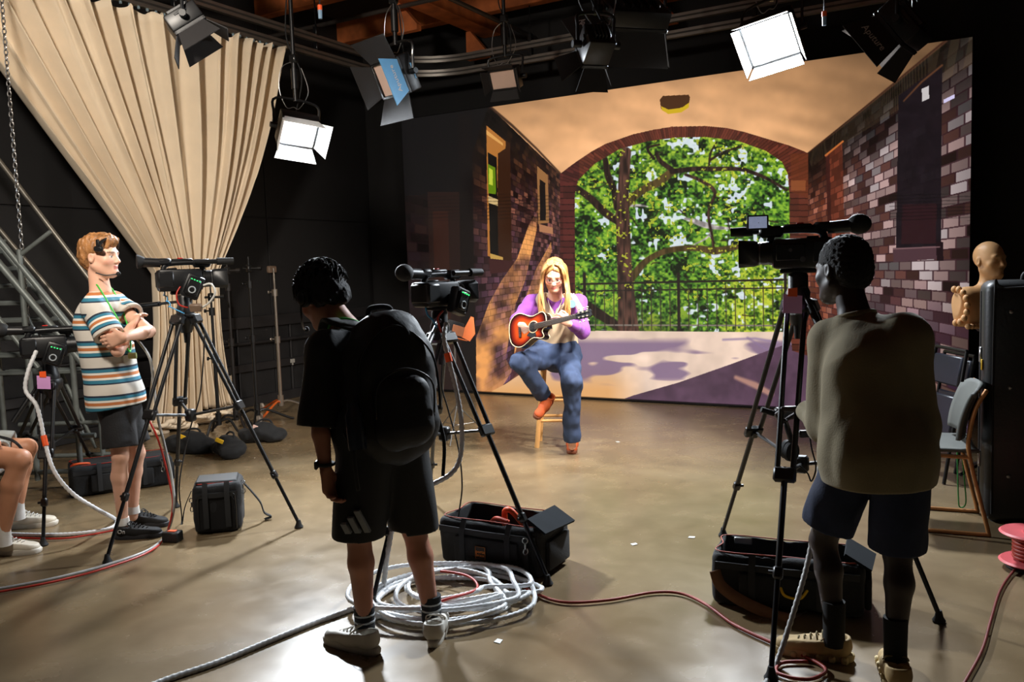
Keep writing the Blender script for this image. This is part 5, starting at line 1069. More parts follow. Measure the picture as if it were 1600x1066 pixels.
# ---------------------------------------------------------------- seated person cut by the left edge
def sitter():
    J = dict(head=at(-95,480,4.72), hf=RT*.95-FW*.1-UP*.1, hu=UP, bf=RT, neck=at(-95,525,4.74), chest=at(-98,600,4.74), pelvis=at(-92,690,4.74), rsh=at(-100,560,4.56), rel=at(-85,640,4.52), rwr=at(-45,682,4.56),
             lsh=at(-90,560,4.94), lel=at(-75,640,4.98), lwr=at(-30,674,4.96), rhip=at(-85,705,4.66), lhip=at(-80,700,4.84), rkn=at(32,718,4.60), lkn=at(42,700,4.97), ran=at(4,836,4.62), lan=at(26,796,4.96))
    J['rtoe'] = gp(54,864); J['ltoe'] = gp(90,820); J['calf'] = -RT
    J['rhand'] = (RT*.9-UP*.1, -UP, FW, 25); J['lhand'] = (RT*.9-UP*.1, -UP, -FW, 25)
    t = thing('person', gp(20,850), 'seated person in pale grey shorts and white trainers at the left edge', 'person')
    m, col = body(J, (206,146,112), (90,60,40), (180,110,100), 1., .006); mk('body', m, SKIN, t, 180, {'Col': col})
    GS = mat('pale_grey_cotton', (172,176,172), .85, 0, .1, 12, .15, 120); bfw = RT; b0 = J['pelvis']; pr = [(J['lhip']+UP*.02, J['rhip']+UP*.02, .125, .125, .05)]; cu = []; ho = []
    for q in 'lr': ax = nrm(J[q+'kn']-J[q+'hip']); e = J[q+'hip']+ax*.33; pr.append((J[q+'hip'], e+ax*.05, .105, .098, .03)); cu.append((e, ax, *near(e+ax*.08, .14))); ho.append((e-ax*.04, e+ax*.1, .074, .08))
    shell('shorts', J, pr, cu, GS, t, .0065, [(.008, (9,9,6), 78)], ho)
    pr = [(J['chest'], b0, .15, .155, .05, (bfw, .76)), (J['chest']+UP*.03, J['neck']-UP*.06, .14, .07, .05, (bfw, .8)), (J['lsh'], J['rsh'], .07, .07, .05)]
    for q in 'lr': pr.append((J[q+'sh'], J[q+'sh']*.35+J[q+'el']*.65, .07, .08, .03))
    shell('t_shirt', J, pr, [(J['neck'], UP, *near(J['neck']+UP*.06, .12))], mat('navy_tee', (40,46,60), .85), t, .008)
    s = SD(J['head']-.18, J['head']+.2, .006); B = basis(J['hf'], UP); s.ell(J['head']+B @ A(0,-.016,.045), A(.083,.104,.094), B); s.cut(J['head']+B @ A(0,.08,.03), B @ A(0,1,-.3)); s.ell(J['head']+B @ A(0,.1,-.045), A(.11,.08,.09), B, .015, 's'); mk('hair', s.mesh(1), mat('brown_hair', (70,48,32), .6), t, 180)
    WS = mat('white_sock', (214,210,204), .9); WU = mat('white_leather', (214,206,190), .55, 0, .08); SO = mat('off_white_sole', (206,200,188), .6)
    for q in 'lr': p = MB(); p.lathe([(.044,-.06), (.043,.0), (.044,.07)], J[q+'an'], UP, 18); mk('sock', p, WS, t)
    shoe(t, gp(-18,866), gp(54,864), WU, SO, .30, lace=WS); shoe(t, gp(10,826), gp(90,820), WU, SO, .30, lace=WS)
    strip('wrist_lanyard', [at(-30,676,4.85), at(5,684,4.8), at(22,690,4.78), at(34,702,4.8), at(38,716,4.84)], .008, mat('patterned_webbing', (40,40,44), .8, 0, .8, 120), t)
    c = gp(-100,800); c = A(J['pelvis'][0], J['pelvis'][1], 0)
    ch = thing('plain_chair', c, 'plain chair under the seated person at the left edge', 'chair'); R = np.stack([RT, FW, UP], 1); z = J['pelvis'][2]-.13
    p = MB(); p.box(c+UP*(z-.02), (.42,.42,.03), R, .008); mk('seat', p, BLACKP, ch); p = MB(); p.box(c-RT*.22+UP*(z+.3), (.03,.42,.3), R, .01); mk('backrest', p, BLACKP, ch)
    for sx in (-1, 1):
        for sy in (-1, 1): p = MB(); p.cyl(c+RT*sx*.19+FW*sy*.18, c+RT*sx*.17+FW*sy*.18+UP*((z-.03) if sx > 0 else z+.4), .011, n=8); mk('leg', p, GREYM, ch)
sitter()
# ================================================================ TRIPODS AND CAMERAS
def tripod(apex, feet, label, mid=.5, handle=None, note=None, third=True):
    apex = np.asarray(apex, float); c = A(apex[0], apex[1], 0)
    t = thing('camera_tripod', c, label, 'tripod', 'camera tripods')
    p = MB(); p.lathe([(0,-.10), (.03,-.10), (.045,-.06), (.062,-.03), (.066,.0), (.06,.015), (0,.015)], apex, UP, 20, False); mk('bowl', p, BLACKM, t)
    p = MB(); p.cyl(apex-UP*.16, apex-UP*.09, .016, .02, 12); mk('bowl_clamp', p, BLACKP, t)
    js = []; ctr = None
    for f in feet:
        f = np.asarray(f, float); d = nrm((f-apex)*[1,1,0]); s = np.cross(d, UP); a = apex+d*.06-UP*.02; v = f+UP*.03-a
        j1, j2 = a+v*mid, a+v*.76; js.append(j1)
        ax = nrm(v); R = frame(ax, s)
        p = MB(); p.box(a, (.10,.045,.06), frame(ax, s), .01); mk('leg_hinge', p, BLACKM, t)
        lg = MB(); lg.cyl(a+s*.036, j1+s*.03, .0115, n=10); lg.cyl(a-s*.036, j1-s*.03, .0115, n=10); lo = mk('leg', lg, BLACKM, t)
        p = MB(); p.cyl(j1-ax*.03, j2, .0125, n=10); p.cyl(j1-ax*.03+s*.0, j2, .012, n=8); mk('middle_section', p, BLACKM, lo)
        p = MB(); p.cyl(j2-ax*.03, f+UP*.03, .0105, n=10); mk('lower_section', p, mat('dark_anodised', (34,36,40), .3, .6), lo)
        p = MB(); p.box(j1, (.088,.034,.06), R, .008); p.box(j1+np.cross(ax, s)*.022, (.03,.02,.04), R, .005); mk('leg_clamp', p, BLACKP, lo)
        p = MB(); p.box(j2, (.036,.036,.05), R, .008); p.cyl(j2, j2+s*.035, .008, n=8); mk('leg_clamp', p, BLACKP, lo)
        p = MB(); p.lathe([(0,0), (.024,0), (.027,.008), (.018,.022), (.011,.05), (0,.05)], f, UP, 14, False); mk('rubber_foot', p, BLACKR, lo)
    cz = np.mean(js, 0)-UP*.05; p = MB(); p.box(cz, (.055,.055,.075), None, .01); sp = mk('spreader', p, BLACKP, t)
    for j in js: p = MB(); p.cyl(cz, j, .0085, n=8); mk('spreader_arm', p, BLACKM, sp)
    p = MB(); p.lathe([(0,0), (.05,0), (.052,.03), (.043,.05), (.043,.10), (.036,.115), (0,.115)], apex+UP*.012, UP, 20, False); hd = mk('fluid_head', p, BLACKP, t)
    if handle is not None:
        e = np.asarray(handle, float); o = apex+UP*.09; p = MB(); p.cyl(o, o+(e-o)*.55, .0085, n=10); p.cyl(o+(e-o)*.5, e, .015, n=12); p.cyl(o-nrm(e-o)*.02, o+nrm(e-o)*.05, .02, n=12); mk('pan_handle', p, BLACKM, hd)
    if note is not None:
        n0 = np.asarray(note, float); p = MB(); p.prism([(-.04,-.04), (.04,-.045), (.042,.03), (-.038,.04)], n0, RT, UP, .002); nn = mk('paper_note', p, PINK, t, label='lilac paper note'); p = MB(); p.prism([(-.02,-.015), (.02,-.018), (.02,.02), (-.018,.018)], n0+UP*.045-FW*.003, RT, UP, .003); mk('tape_tab', p, ORANGE, nn)
    return t
def camcorder(o, fwd, label, lcd=0, tilt=0, batt=1, mic=True, eye=1):
    """o: centre of the quick-release plate"""
    fwd = nrm(fwd); up = nrm(UP-fwd*(UP @ fwd)); left = np.cross(up, fwd); B = np.stack([fwd, left, up], 1); P = lambda x, y, z: o+B @ A(x, y, z)
    t = thing('video_camera', o, label, 'video camera', 'video cameras on tripods')
    p = MB(); p.box(P(0,0,.01), (.15,.06,.02), B, .005); mk('base_plate', p, BLACKM, t)
    p = MB(); p.box(P(-.02,0,.085), (.25,.125,.13), B, .018, 2); p.box(P(-.10,.0,.09), (.10,.135,.11), B, .014); p.box(P(.03,.062,.09), (.12,.012,.07), B, .005); bo = mk('body', p, BLACKP, t)
    p = MB(); p.cyl(P(.06,0,.09), P(.12,0,.09), .052, n=24); p.cyl(P(.12,0,.09), P(.17,0,.09), .048, n=24); p.cyl(P(.125,0,.09), P(.15,0,.09), .0505, n=28); le = mk('lens_barrel', p, BLACKM, t)
    p = MB(); p.torus(P(.158,0,.09), .048, .003, fwd, 24, 6); mk('focus_ring', p, GREYM, le)
    p = MB(); p.loft([np.array([P(x, sy*a, .09+sz*b) for sy, sz in ((-1,-.7), (-.7,-1), (.7,-1), (1,-.7), (1,.7), (.7,1), (-.7,1), (-1,.7))]) for x, a, b in ((.165,.05,.05), (.18,.058,.056), (.245,.066,.06), (.245,.058,.052), (.19,.05,.046))], True); mk('lens_hood', p, BLACKP, le)
    p = MB(); p.ell(P(.185,0,.09), A(.006,.042,.042), B); mk('front_glass', p, GLASSB, le)
    p = MB(); p.tube(smooth_path([P(-.11,0,.14), P(-.095,0,.175), P(-.05,0,.186), P(.06,0,.188), P(.10,0,.18), P(.115,0,.14)], 5), .016, 10); p.box(P(.11,0,.182), (.10,.055,.05), B, .012); p.box(P(.0,0,.203), (.12,.032,.018), B, .007); hn = mk('top_handle', p, BLACKP, t)
    p = MB(); p.box(P(-.01,.0,.214), (.03,.018,.006), B, .002); mk('record_button', p, mat('red_button', (200,40,30), .4), hn)
    if mic:
        p = MB(); p.cyl(P(.06,-.055,.190), P(.24,-.055,.190), .014, n=12); m_ = mk('microphone', p, BLACKM, hn); p = MB(); p.cyl(P(.19,-.055,.190), P(.285,-.055,.190), .022, .02, 14); mk('foam_tip', p, BLACKR, m_)
    p = MB(); p.box(P(-.10,0,.195), (.08,.05,.042), B, .012); p.cyl(P(-.12,0,.19), P(-.215,0,.195), .026, .028, 16); vf = mk('viewfinder', p, BLACKP, t)
    p = MB(); p.lathe([(0,0), (.024,0), (.036,.022), (.041,.042), (.036,.044), (.02,.03), (0,.03)], P(-.205,0,.20), -fwd, 20, False)
    if eye == 2: p.ell(P(-.245,0,.20), A(.05,.043,.043), B)
    mk('eyecup', p, BLACKR, vf)
    if lcd:
        c = P(.165,.03*lcd,.225); n = nrm(-fwd*.05-FW*.9-RT*.2); xx = nrm(np.cross(UP, n)); p = MB(); p.box(c, (.092,.064,.012), np.stack([xx, UP, n], 1), .005); l = mk('flip_screen', p, BLACKP, hn)
        p = MB(); p.box(c+n*.0065, (.076,.05,.002), np.stack([xx, UP, n], 1)); mk('screen_glow', p, mat('small_screen_image', (150,160,190), .4, 0, .6, 30, emit=.55), l)
        p = MB(); p.cyl(P(.11,0,.2), c, .009, n=8); mk('screen_arm', p, BLACKP, l)
    if batt:
        Bq = B @ rot((1,0,0), 0) @ rot((0,1,0), tilt); c = P(.035,-batt*.105,.045); p = MB(); p.box(c, (.105,.06,.14), Bq, .014, 2); p.box(c+Bq @ A(0,-batt*.032,0), (.08,.012,.11), Bq, .01); b = mk('battery_pack', p, BLACKP, t)
        p = MB(); p.torus(c+Bq @ A(0,-batt*.04,-.02), .018, .004, Bq[:,1], 20, 6); mk('ring_emblem', p, mat('grey_emblem', (150,156,160), .6), b)
        p = MB()
        for k in range(4): p.box(c+Bq @ A(-.024+.016*k,-batt*.04,.04), (.008,.004,.005), Bq)
        mk('charge_light', p, mat('green_led', (60,230,120), .4, emit=1.5), b)
        p = MB(); p.box(P(.03,-batt*.06,.06), (.06,.05,.05), B, .008); mk('battery_mount', p, BLACKM, t)
    p = MB(); p.box(P(-.06,.0,.152), (.05,.08,.012), B, .004); mk('accessory_shoe', p, BLACKM, bo)
    for x_, y_, z_, r_q in ((-.02,.062,.06,.012), (.03,.067,.1,.008)): p = MB(); p.cyl(P(x_,y_,z_), P(x_,y_+.01,z_), r_q, n=12); mk('dial', p, mat('grey_dial', (90,90,94), .4, .4), bo)
    return t
# A: left camera, in front of the boy
aA = at(290,494,5.04)
tripod(aA, [gp(168,880), gp(467,825), gp(275,793)], 'black camera tripod in front of the boy with crossed arms', .42, at(212,479,5.26))
camcorder(aA+UP*.13, RT*.88+FW*.47, 'video camera on the tripod in front of the cream curtain', 0, 25, 1, True, 1)
# B: far left camera
aB = at(80,596,5.15)
tripod(aB, [gp(68,853), gp(152,742), gp(2,765)], 'black camera tripod at the far left beside the rolling ladder', .45, at(20,660,5.0), at(68,597,5.03))
camcorder(aB+UP*.13, RT*.9+FW*.42, 'video camera at the far left with a foam eyecup', 0, 20, 1, True, 2)
# C: centre camera
aC = at(688,522,4.4); fC = [gp(856,914), gp(583,948)]; fC.append(3*aC*[1,1,0]-fC[0]-fC[1])
tripod(aC, fC, 'black camera tripod between the backpack wearer and the open bag', .40, at(663,552,4.02), at(655,549,4.25))
camcorder(aC+UP*.125, FW*.80+RT*.62, 'video camera in the centre pointing away towards the picture', 0, 20, 1, True, 2)
# D: right camera
aD = at(1247,472,3.66)
tripod(aD, [gp(1205,1062), gp(1130,838), gp(1467,972)], 'black camera tripod in front of the operator in the olive sweatshirt', .50, at(1285,520,3.45), at(1238,474,3.55))
camcorder(aD+UP*.125, -RT*.93+FW*.32, 'video camera with a small lit screen in front of the operator', 1, 10, 0, True, 2)
def loose(name, px, r, m, label, cat, k=10, n=8, ridges=False, group=None, tape=()):
    pts = [np.asarray(q, float) if len(q) == 3 and isinstance(q, np.ndarray) else gp(q[0], q[1], r) for q in px]; P = smooth_path(pts, k)
    if ridges:
        L = np.r_[0, np.cumsum(np.linalg.norm(np.diff(P, axis=0), axis=1))]; q = np.arange(0, L[-1], .009); P = np.stack([np.interp(q, L, P[:,i]) for i in range(3)], 1); rr = r*(1+.09*np.where(np.arange(len(q)) % 3 == 0, -1.6, .5))
    else: rr = r
    p = MB(); p.tube(P, rr, n); o = mk(name, p, m, None, 180 if not ridges else 60); tag(o, label, cat, group)
    for c, mm in tape:
        i = int(c*(len(P)-2)); q = MB(); q.cyl(P[i], P[min(i+max(2, len(P)//40), len(P)-1)], r*1.35, n=12); mk('tape_band', q, mm, o)
    return o
SLV = mat('grey_spiral_sleeve', (168,168,166), .45, 0, .12, 40); SLW = mat('white_spiral_sleeve', (214,216,218), .45, 0, .1, 40); BR = mat('rust_red_jacket', (150,44,28), .5)
Z = lambda x, y, z=.012: gp(x, y, z)
# centre coil
rs = np.random.RandomState(5); cc = gp(702,937); pts = []
for k in range(8*14):
    a = 2*math.pi*k/14; lp = k//14; r = (.33, .25, .37, .29, .34, .22, .31, .36)[lp]+.03*math.sin(a*2+lp); off = ((0,0), (-.06,.04), (.03,-.03), (.09,.05), (-.04,-.06), (.0,.08), (.07,-.02), (-.08,0))[lp]
    pts.append(cc+RT*(r*math.cos(a)+off[0])+FW*(r*.86*math.sin(a)+off[1])+UP*(.013+.009*lp+.008*math.sin(a*3+lp)))
o = loose('sleeved_cable', [q for q in pts]+[Z(600,962), Z(556,975)], .011, SLW, 'thick white spiral-wrapped cable coiled on the floor before the open bag', 'cable', 3, 8, True)
loose('sleeved_cable', [Z(556,950), Z(500,970), Z(430,998), Z(340,1035), Z(250,1066), Z(150,1110)], .0125, SLV, 'grey spiral-wrapped cable running off the bottom left of the picture', 'cable', 10, 8, True)
loose('sleeved_cable', [at(697,505,4.28), at(694,530,4.22), at(702,565,4.2), at(713,610,4.18), at(721,660,4.16), at(720,710,4.14), at(705,740,4.1), at(664,764,4.05), at(622,800,3.95), at(606,862,3.85), Z(598,922), Z(588,950), Z(620,968)], .013, SLV, 'grey spiral-wrapped cable looping down from the centre camera', 'cable', 8, 8, True, tape=[(.09, ORANGE)])
loose('power_cable', [Z(806,908), Z(834,926), Z(880,941), Z(950,938), Z(1020,926), Z(1065,928), Z(1105,946), Z(1150,978), Z(1215,1008), Z(1250,1022), Z(1290,1046), Z(1262,1062), Z(1215,1052), Z(1222,1036), Z(1262,1034)], .007, BR, 'orange-red power cable running from the centre bag to the right tripod', 'cable')
loose('power_cable', [Z(640,905,.03), Z(680,893,.06), Z(730,900,.075), Z(745,920,.07), Z(700,936,.08), Z(650,950,.06)], .006, RED, 'short red cable lying across the white coil', 'cable')
loose('thin_cable', [at(693,545,4.33), at(690,600,4.38), at(700,640,4.38), at(716,700,4.36), at(722,760,4.34), at(716,820,4.3), at(728,860,4.2), Z(790,905)], .004, BLACKR, 'thin black cable hanging from the centre tripod to the bag', 'cable')
# left cables
loose('sleeved_cable', [at(57,548,5.0), at(44,580,4.95), at(40,610,4.93), at(56,632,4.92), at(64,660,4.92), at(70,690,4.9), at(84,735,4.86), at(112,770,4.88), at(150,795,4.93), Z(180,812), Z(176,824), Z(140,832), Z(80,836), Z(0,834), Z(-60,828)], .012, SLW, 'white spiral-wrapped cable drooping from the far left camera to the floor', 'cable', 8, 8, True, tape=[(.2, ORANGE)])
loose('power_cable', [Z(-60,838), Z(0,840), Z(90,842), Z(140,836), Z(182,828)], .006, RED, 'red cable beside the white sleeve near the seated person', 'cable')
loose('sleeved_cable', [at(214,530,4.82), at(234,560,4.84), at(240,600,4.9), at(246,650,4.92), at(258,700,4.95), at(268,745,4.98), at(272,790,4.95), Z(262,830), Z(235,858), Z(170,882), Z(90,903), Z(0,920), Z(-60,930)], .008, SLV, 'grey cable falling beside the boy and running off along the floor', 'cable', 8, 8, False)
loose('power_cable', [at(232,655,4.98), at(248,690,4.98), at(264,750,5.0), at(270,792,4.97), Z(258,838), Z(232,863), Z(168,887), Z(90,908), Z(0,925), Z(-60,935)], .006, RED, 'red cable following the grey cable past the boy', 'cable')
loose('thin_cable', [at(320,515,4.95), at(318,560,4.96), at(312,620,5.0), at(300,660,5.05), at(290,700,5.05), at(280,760,5.0), Z(284,815), Z(272,842)], .004, BLACKR, 'thin black cable hanging from the left camera to the floor box', 'cable')
strip_ = lambda pts, r, m, label: tag(mk('patch_lead', MB().tube(smooth_path(pts, 6), r, 7), m, None, 180), label, 'cable')
strip_([at(318,446,4.93), at(330,444,4.92), at(336,458,4.92), at(326,474,4.93), at(312,482,4.95)], .006, WHITEP, 'white lead looping out of the left camera')
strip_([at(282,448,4.92), at(276,460,4.9), at(280,476,4.9), at(294,481,4.92)], .005, RED, 'red lead under the left camera')
strip_([at(248,434,5.0)]+[at(250+1.3*k, 446+2.7*k, 4.98)+RT*.008*math.sin(k*1.9)+UP*.006*math.cos(k*1.9) for k in range(14)]+[at(288,490,4.96)], .0035, mat('sky_blue_cord', (70,160,215), .5), 'coiled blue lead behind the left camera')
strip_([at(664,474,4.3), at(668,492,4.26), at(676,500,4.24), at(682,512,4.26)], .005, mat('sky_blue_cord', (70,160,215), .5), 'blue lead on the centre camera'); strip_([at(692,486,4.28), at(684,498,4.24), at(690,520,4.24)], .005, RED, 'red lead on the centre camera')
p = MB(); p.box(at(306,481,4.93), (.07,.03,.045), rot((0,0,1), 30) @ rot((1,0,0), 20), .005); tag(mk('converter_box', p, mat('bronze_box', (120,100,84), .45), None), 'small bronze converter box hanging under the left camera', 'box')
p = MB(); c = gp(270,846); p.box(c+UP*.03, (.10,.07,.06), rot((0,0,1), 20), .006); fb0 = mk('floor_box', p, BLACKP, None); tag(fb0, 'small black connector box on the floor beside the cube bag', 'box'); p = MB(); p.box(c+UP*.062, (.05,.03,.006), rot((0,0,1), 20), .002); mk('orange_tab', p, ORANGE, fb0)
# right cables and things hanging on the right tripod
loose('sleeved_cable', [at(1290,540,3.35), at(1288,600,3.36), at(1284,690,3.33), at(1276,780,3.3), at(1266,860,3.25), at(1245,940,3.15), Z(1212,1040), Z(1190,1075), Z(1150,1120)], .0105, SLV, 'pale sleeved cable running down behind the operator leg to the floor', 'cable', 8, 8, True)
b_ = thing('remote_control', at(1226,655,3.55), 'black zoom control clamped to the right tripod', 'control'); c = at(1226,646,3.55); p = MB(); p.box(c, (.085,.05,.05), basis(FW, UP), .01); mk('body', p, BLACKP, b_); p = MB(); p.cyl(c-RT*.045, c-RT*.1+UP*.02, .012, n=10); mk('grip', p, BLACKR, b_)
p = MB(); c = at(1259,678,3.5); p.box(c, (.06,.03,.03), basis(FW, UP), .006); tag(mk('cable_coupler', p, BLACKP, None), 'small black cable coupler hanging beside the right tripod', 'coupler')
strip_([at(1250,650,3.5), at(1262,664,3.5), at(1268,700,3.5), at(1275,730,3.48), at(1268,752,3.48), at(1262,740,3.5), at(1250,728,3.52)], .0035, BLACKR, 'thin black lead dangling from the right tripod')
h_ = thing('headphones', at(1236,730,3.55), 'black headphones hanging on the right tripod', 'headphones')
for s_, dx in ((-1, 0), (1, .045)):
    p = MB(); p.lathe([(0,-.012), (.03,-.014), (.042,-.008), (.042,.01), (.03,.016), (0,.014)], at(1236,706,3.55)+FW*dx, nrm(-FW+RT*.6), 20, False); mk('ear_pad', p, BLACKR, h_)
p = MB(); p.tube(smooth_path([at(1236,694,3.55), at(1228,668,3.53), at(1226,655,3.57), at(1232,668,3.62), at(1240,694,3.6)], 6), .007, 8); mk('headband', p, BLACKP, h_)
# monitor flap on a thin stand behind the centre camera
mb_ = gp(716,688); ms = thing('monitor_stand', mb_, 'thin stand with a shaded monitor and an orange-coloured flap behind the centre camera', 'monitor stand')
p = MB(); p.cyl(mb_+UP*.28, mb_+UP*.98, .009, n=8); mk('column', p, GREYM, ms)
for k in range(3):
    a = math.radians(20+120*k); d = RT*math.cos(a)+FW*math.sin(a); p = MB(); p.cyl(mb_+UP*.32, mb_+d*.3+UP*.01, .006, n=8); p.cyl(mb_+UP*.14, mb_+d*.16+UP*.15, .004, n=6); mk('leg', p, GREYM, ms)
c = mb_+UP*1.02; R = np.stack([nrm(RT*.8+FW*.5), nrm(-RT*.5+FW*.8), UP], 1) @ rot((0,1,0), 18); p = MB(); p.box(c, (.17,.05,.12), R, .008); mk('monitor', p, BLACKP, ms); TAN = mat('tan_card', (186,96,46), .7, 0, .06)  # orange glow of the flap is only card colour; no part emits
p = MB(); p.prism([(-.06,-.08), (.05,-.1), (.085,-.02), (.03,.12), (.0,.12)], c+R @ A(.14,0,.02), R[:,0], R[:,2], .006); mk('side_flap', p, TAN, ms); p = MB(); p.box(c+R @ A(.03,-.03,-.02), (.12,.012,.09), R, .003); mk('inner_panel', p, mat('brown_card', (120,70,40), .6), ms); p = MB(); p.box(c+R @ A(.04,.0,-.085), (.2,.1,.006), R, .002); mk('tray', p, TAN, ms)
# ================================================================ BAGS
def snap_hook(parent, o, ln=.07):
    p = MB(); p.torus(o, .013, .003, FW, 16, 6); p.cyl(o-UP*.014, o-UP*ln*.6, .005, n=8); p.tube(smooth_path([o-UP*ln*.55+RT*.008, o-UP*ln*.8+RT*.012, o-UP*ln, o-UP*ln*.85-RT*.01, o-UP*ln*.6-RT*.006], 4), .003, 6); mk('snap_hook', p, GREYM, parent)
def bag(fl, fr, dep, h, label, open_top=True, piping=mat('rust_piping', (150,56,30), .6), name='equipment_bag', soft=.012, flap=True, pocket=True, seed=1):
    fl, fr = np.asarray(fl, float), np.asarray(fr, float); x = nrm(fr-fl); y = np.cross(UP, x); L = np.linalg.norm(fr-fl); c = (fl+fr)/2+y*dep/2; R = np.stack([x, y, UP], 1); P = lambda a, b, z: c+R @ A(a, b, z)
    t = thing(name, c, label, 'bag'); s = SD(*bounds([P(-L/2,-dep/2,0), P(L/2,dep/2,h), P(-L/2,dep/2,0), P(L/2,-dep/2,h)], .06), .008)
    r = .035; sl, G = s.sub(s.lo, s.lo+s.h*s.n); q = (G-c) @ R; q[..., 2] -= h/2; bl = 1+.05*np.cos(q[..., 0]/L*math.pi)*np.cos(q[..., 2]/h*math.pi*.8)
    d = np.abs(q)/np.stack([bl*0+1, bl, bl*0+1], -1)-(np.array([L/2, dep/2, h/2])-r); s.D[sl] = (np.sqrt((np.maximum(d, 0)**2).sum(-1))+np.minimum(d.max(-1), 0)-r).astype(np.float32)
    s.disp(soft, (6,6,6), seed); s.disp(.003, (22,22,22), seed+1)
    if open_top:
        q2 = np.abs((G-c) @ R-A(0,0,h))-np.array([L/2-.03, dep/2-.03, .13]); dd = (np.sqrt((np.maximum(q2, 0)**2).sum(-1))+np.minimum(q2.max(-1), 0)).astype(np.float32); s.D[sl] = np.maximum(s.D[sl], -dd)
    s.cut(c+UP*.004, -UP); bo = mk('shell', s.mesh(1), BLACKF, t, 180)
    p = MB(); zz = h+.0015; cr = smooth_path([P(sx*(L/2-.032), sy*(dep/2-.032), zz) for sx, sy in ((-1,-1), (0,-1), (1,-1), (1,0), (1,1), (0,1), (-1,1), (-1,0))], 6, True); p.tube(cr, .003, 6, True); mk('piping', p, piping, t, 180)
    if pocket:
        p = MB(); p.box(P(0,-dep/2-.012,h*.42), (L*.62,.03,h*.55), R, .012, 2); mk('front_pocket', p, BLACKF, t); p = MB(); p.box(P(L/2+.012,0,h*.42), (.03,dep*.7,h*.6), R, .012, 2); mk('end_pocket', p, BLACKF, t)
    p = MB(); p.ribbon([P(-L/2+.02,-dep/2-.012,h*.8), P(0,-dep/2-.026,h*.8), P(L/2-.02,-dep/2-.012,h*.8)], UP, .03, .004); mk('webbing_band', p, mat('dark_webbing', (28,30,33), .8), t)
    for sg in (-.22, .22): p = MB(); p.ribbon([P(L*sg,-dep/2-.03,h*.15), P(L*sg,-dep/2-.032,h*.8), P(L*sg,-dep/2-.0,h+.01)], x, .03, .004); mk('webbing_strap', p, mat('dark_webbing', (28,30,33), .8), t)
    if flap: p = MB(); p.prism([(-.07,-dep*.42), (.05,-dep*.46), (.075,dep*.40), (-.06,dep*.42)], P(L/2-.02,0,h+.004), nrm(x-UP*.55), y, .012); mk('lid_flap', p, mat('blue_black_nylon', (20,25,30), .9, 0, .2, 10, spec=.2), t)
    return t, P, L, R
t, P, L, R = bag(gp(684,888)+FW*.07, gp(846,916)+FW*.07, .34, .25, 'open black equipment bag with orange straps in the centre', seed=3)
sh = MB(); sh.tube(smooth_path([P(-.02,.05,.18), P(.0,.02,.26), P(.05,.0,.275), P(.1,.03,.2)], 6), .016, 8); mk('carry_handle', sh, ORANGE, t, 180, label='orange padded handle'); sh = MB(); sh.tube(smooth_path([P(-.08,.02,.2), P(-.02,-.03,.235), P(.06,-.05,.23)], 6), .012, 8); mk('carry_handle', sh, mat('orange_red_webbing', (214,74,40), .6), t, 180)
p = MB(); p.prism([(-.03,-.034), (.03,-.034), (.03,.034), (-.03,.034)], P(-.02,-.205,.105), R[:,0], UP, .004); pt = mk('logo_patch', p, mat('patch_dark', (36,24,16), .7), t); OP = mat('orange_thread', (222,130,44), .6)
text('porta', P(-.02,-.2085,.112), R[:,0], UP, .023, OP, pt, 'lettering'); text('brace', P(-.02,-.2085,.094), R[:,0], UP, .021, OP, pt, 'lettering'); p = MB(); p.tube([P(-.02+a,-.208,.105+b) for a, b in ((-.028,-.03), (.028,-.03), (.028,.032), (-.028,.032))], .0014, 5, True); mk('patch_border', p, OP, pt)
snap_hook(t, P(.235,-.2,.20)); p = MB(); p.ribbon(smooth_path([P(.235,-.2,.13), P(.24,-.21,.06), P(.245,-.22,.015), P(.2,-.26,.01)], 5), R[:,0], .025, .004); mk('shoulder_strap', p, BLACKF, t)
t, P, L, R = bag(gp(1112,944), gp(1352,972), .30, .235, 'open black equipment bag with a brown strap behind the right tripod', seed=11)
p = MB(); p.ribbon(smooth_path([P(-.30,-.16,.16), P(-.27,-.18,.1), P(-.18,-.2,.05), P(-.05,-.22,.012), P(.03,-.25,.01)], 6), UP*.8+R[:,1]*.4, .05, .006); mk('shoulder_strap', p, mat('brown_leather', (120,82,54), .65), t, 180, label='brown leather strap')
p = MB(); p.tube(smooth_path([P(-.02,-.175,.12), P(0,-.19,.09), P(.06,-.19,.085), P(.09,-.175,.12)], 5), .006, 6); mk('yellow_pull', p, YELLOW, t, 180); p = MB(); p.box(P(-.2,.04,.24), (.08,.012,.03), R, .003); mk('buckle', p, GREYM, t)
# cube bag
t, P, L, R = bag(gp(303,838), gp(380,830), .26, .30, 'black cube-shaped camera bag with a mesh front beside the left tripod', False, RED, 'camera_bag', .008, False, False, seed=21)
p = MB(); p.prism([(-.10,.03), (.10,.03), (.10,.2), (.08,.235), (-.08,.235), (-.10,.2)], P(0,-.137,0), R[:,0], UP, .01); mk('front_panel', p, mat('matt_mesh', (10,10,12), .95), t); p = MB(); p.tube(smooth_path([P(-.105,-.145,.03), P(-.105,-.145,.2), P(-.08,-.145,.245), P(.08,-.145,.245), P(.105,-.145,.2), P(.105,-.145,.03)], 4), .005, 6); mk('front_zip', p, BLACKM, t)
p = MB(); p.box(P(0,.0,.305), (L*.86,.2,.02), R, .008); mk('lid', p, mat('grey_black_vinyl', (36,38,40), .5, 0, .2, 12), t); snap_hook(t, P(.15,-.05,.28)); snap_hook(t, P(-.15,-.06,.2))
